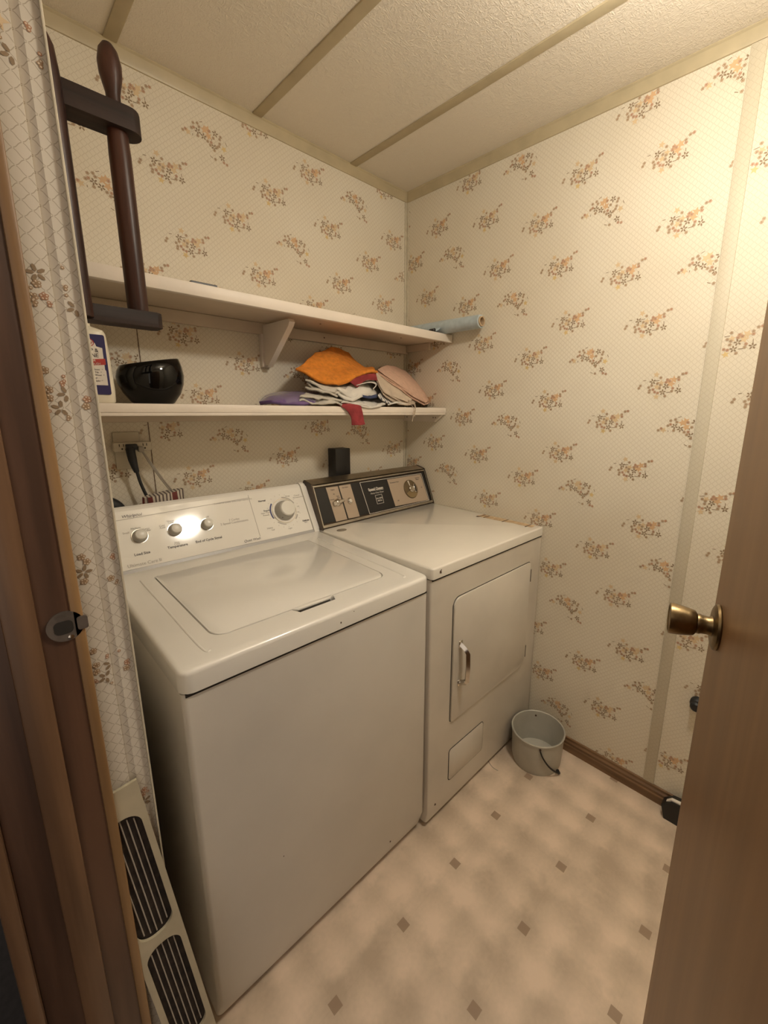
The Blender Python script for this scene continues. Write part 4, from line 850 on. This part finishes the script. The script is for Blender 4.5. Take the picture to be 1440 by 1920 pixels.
cloth('towel', [[(-0.3560, -0.1900, 1.5850), (-0.2600, -0.1300, 1.6070), (-0.1360, -0.0600, 1.6180)], [(-0.3370, -0.2150, 1.5620), (-0.2230, -0.1600, 1.5850), (-0.0710, -0.0600, 1.6030)], [(-0.2790, -0.2400, 1.5220), (-0.1650, -0.1800, 1.5530), (0.0040, -0.0600, 1.5660)], [(-0.1900, -0.2500, 1.4800), (-0.0960, -0.2000, 1.5030), (0.0620, -0.0700, 1.5210)], [(-0.1180, -0.2450, 1.4560), (-0.0470, -0.2000, 1.4670), (0.0800, -0.0800, 1.4740)]],
      M_['pink'], .0045, 8, .004, 14, label='folded pale pink terry towel at the right end of the cloth pile', group=G, seed=11, layers=3, lift=.008)
# hanging maroon cloth tail and frayed threads
cloth('cloth', [[(-0.6200, -0.2620, 1.4380), (-0.5460, -0.2400, 1.4480), (-0.4980, -0.2620, 1.4400)], [(-0.6150, -0.2810, 1.4330), (-0.5670, -0.2830, 1.4370), (-0.5240, -0.2810, 1.4340)], [(-0.5770, -0.2850, 1.3980), (-0.5530, -0.2900, 1.4020), (-0.5110, -0.2840, 1.3930)], [(-0.5690, -0.2830, 1.3550), (-0.5450, -0.2920, 1.3590), (-0.5010, -0.2840, 1.3640)]],
      M_['maroon'], .005, 8, .004, 24, label='dark red cloth hanging down over the front edge of the lower shelf', group=G, seed=13)
b_ = B()
tube(b_, [(-0.2390, -0.2720, 1.4560), (-0.2190, -0.2820, 1.4290), (-0.2300, -0.2830, 1.4040), (-0.2390, -0.2830, 1.3690)], .0014, 5); tube(b_, [(-0.2470, -0.2740, 1.4490), (-0.2300, -0.2830, 1.4190), (-0.2490, -0.2830, 1.3920)], .001, 5); tube(b_, [(-0.2530, -0.2700, 1.4600), (-0.2240, -0.2800, 1.4470), (-0.2190, -0.2820, 1.4150), (-0.2260, -0.2830, 1.3900)], .002, 5)
o = obj('thread_tuft', b_, M_['beige'], loc=(-0.2390, -0.2720, 1.4560)); tag(o, 'frayed beige threads dangling over the edge of the lower shelf', 'threads')
pk = cloth('garment_bag', [[(-0.9080, -0.2250, 1.4360), (-0.8420, -0.1500, 1.4590), (-0.7630, -0.0800, 1.4700)], [(-0.8810, -0.2680, 1.4380), (-0.8380, -0.2200, 1.4600), (-0.7110, -0.1000, 1.4750)], [(-0.8130, -0.2720, 1.4350), (-0.7760, -0.2400, 1.4630), (-0.6480, -0.1200, 1.4810)], [(-0.7240, -0.2720, 1.4370), (-0.6910, -0.2400, 1.4640), (-0.5880, -0.1400, 1.4780)]],
      M_['purple'], .012, 8, .004, 20, label='dark purple garment in a clear plastic bag at the left of the cloths', cat='garment', seed=14)
cloth('plastic_bag', [[(-0.9180, -0.2350, 1.4410), (-0.8410, -0.1500, 1.4660), (-0.7620, -0.0800, 1.4760)], [(-0.8830, -0.2740, 1.4460), (-0.8380, -0.2200, 1.4670), (-0.7110, -0.1000, 1.4810)], [(-0.8150, -0.2770, 1.4420), (-0.7750, -0.2400, 1.4720), (-0.6480, -0.1200, 1.4890)], [(-0.7040, -0.2760, 1.4450), (-0.6790, -0.2400, 1.4720), (-0.5750, -0.1400, 1.4870)]],
      M_['clear'], .0008, 8, .006, 40, parent=pk, seed=15)

# ------------------------------------------------------------ bucket
bu = thing('bucket', 'small grey plastic bucket with a black handle in front of the dryer', 'bucket', (-.137, -.926, 0))
b_ = B(); lathe(b_, [(.090, .002), (.093, .0), (.0985, .02), (.1035, .135), (.1065, .137), (.1070, .143), (.1045, .146), (.1010, .144), (.0995, .132), (.0945, .012), (.001, .010)], axis_mtx((-.137, -.926, 0), (0, 0, 1)), 56)
obj('pail', b_, M_['bucket'], bu)
b_ = B()
hc = Vector((-.137, -.926, 0))
def hb(a, z, r=.108): return (hc.x+r*cos(radians(a)), hc.y+r*sin(radians(a)), z)
tube(b_, [hb(-147, .128, .1085), hb(-141, .100, .1095), hb(-128, .062, .1095), hb(-113, .032, .1095), hb(-101, .014, .1100)], .0036, 8, flat=.6); tube(b_, [hb(-102, .024, .108), hb(-98, .010, .110)], .0065, 8)
obj('handle', b_, M_['black_plastic'], bu)
b_ = B(); lathe(b_, [(.004, 0), (.004, .003)], axis_mtx(hb(-147, .130, .1035), (cos(radians(-147)), sin(radians(-147)), 0)), 10); lathe(b_, [(.004, 0), (.004, .003)], axis_mtx(hb(33, .124, .1000), (cos(radians(213)), sin(radians(213)), 0)), 10); obj('pivot', b_, M_['rust'], bu)

# ------------------------------------------------------------ leaning grille
gr = thing('register_grille', 'long cream metal air grille leaning against the wall end left of the washer', 'vent grille', (-1.43, -.95, 0))
gu = Vector((.0905, -.022, -.855)).normalized()           # down its length
top_c = Vector((-1.4845-.0350, -.9062, .852)); gw = Vector((1, 0, gu.x/(-gu.z)*1.0)).normalized(); gw = (gw-gu*gw.dot(gu)).normalized(); gn = gw.cross(gu).normalized()
if gn.y > 0: gn = -gn
GL = .862; GW = .0350
def GF(p, q, h): return top_c + gw*p + gu*q + gn*h
b_ = B(); b2 = B(); b3 = B()
def ringplate(bm, x0, x1, y0, y1, ir, h0, h1):
    n = len(ir); cx, cy = (x0+x1)/2, (y0+y1)/2; ou_ = []
    for p, q in ir:
        ax_, ay_ = p-cx, q-cy; iy = sum(1 for _ in ())
        # push outwards to the frame rectangle along the shorter way
        hx_, hy_ = (x1-x0)/2, (y1-y0)/2; ihx = max(abs(a-cx) for a, _ in ir); ihy = max(abs(b-cy) for _, b in ir)
        ou_.append((cx+ax_*hx_/ihx, cy+ay_*hy_/ihy))
    # square the outer ring's corners
    def snap(p, q):
        fx, fy = (p-cx)/((x1-x0)/2), (q-cy)/((y1-y0)/2); m_ = max(abs(fx), abs(fy)); return (cx+fx/m_*(x1-x0)/2, cy+fy/m_*(y1-y0)/2)
    ou_ = [snap(*o_) for o_ in ou_]
    for qx, qy in ((x0, y0), (x1, y0), (x1, y1), (x0, y1)):
        ix = min(range(n), key=lambda i: abs(ou_[i][0]-qx)+abs(ou_[i][1]-qy)); ou_[ix] = (qx, qy)
    A = [[bm.verts.new(GF(p, q, h)) for p, q in ring] for ring, h in ((ir, h0), (ir, h1), (ou_, h1), (ou_, h0))]
    for k_ in range(4):
        R0, R1 = A[k_], A[(k_+1) % 4]
        for i in range(n): bm.faces.new((R0[i], R0[(i+1) % n], R1[(i+1) % n], R1[i]))
ys = [0, .052, .300, .322, .570, .592, .840, GL]
for a, c in ((1, 2), (3, 4), (5, 6)):
    y0, y1 = ys[a], ys[c]; o0 = y0-(.052 if a == 1 else .011); o1 = y1+(.011 if a != 5 else .022)
    ringplate(b_, -GW, GW, o0, o1, rrect(-.0260, .0260, y0, y1, .023, 8), .004, .009)
    poly_prism(b2, rrect(-.030, .030, y0-.003, y1+.003, .003), .0012, .0024, GF)
    for i in range(5):
        x = -.026+.052*(i+1)/6; d = .004+.5*abs(x); b3 = B(); tube(b3, [GF(x, y0+d, .0042), GF(x, y1-d, .0042)], .0010, 6, k=0); obj('bar', b3, M_['grille_wire'], gr)
obj('frame', b_, M_['grille'], gr, sm=30); obj('backing', b2, M_['grille_dark'], gr, sm=0)

# ------------------------------------------------------------ small things by the door
b_ = B(); lathe(b_, [(.022, 0), (.022, .012), (.016, .020), (.017, .034), (.012, .040)], axis_mtx((-.0005, -1.420, .458), (-1, 0, 0)), 20)
o = obj('wall_bumper', b_, M_['black_rubber'], loc=(0, -1.408, .458)); tag(o, 'small black rubber bumper on the papered wall beside the door edge', 'door bumper')
ds = thing('dustpan', 'black and white plastic object on the floor against the baseboard, half hidden by the door', 'dustpan', (-.05, -1.45, 0))
b_ = B(); poly_prism(b_, [(-1.385, 0), (-1.372, .050), (-1.40, .078), (-1.52, .09), (-1.53, 0)], -.060, -.016, lambda p, q, h: (h, p, q), bev=.004); obj('body', b_, M_['black_plastic'], ds)
b_ = B(); poly_prism(b_, [(-1.384, .066), (-1.398, .082), (-1.52, .096), (-1.52, .088), (-1.402, .076)], -.052, -.040, lambda p, q, h: (h, p, q)); obj('white_edge', b_, M_['label_white'], ds)
b_ = B(); tube(b_, [(-0.2540, -0.7620, 0.0010), (-0.2900, -0.7930, 0.0010), (-0.3070, -0.8250, 0.0010), (-0.3060, -0.8520, 0.0010)], .0012, 5)
o = obj('loose_thread', b_, M_['grey_cord'], loc=(-0.2900, -0.7930, 0.0010)); tag(o, 'short loose thread on the vinyl floor left of the bucket', 'thread')
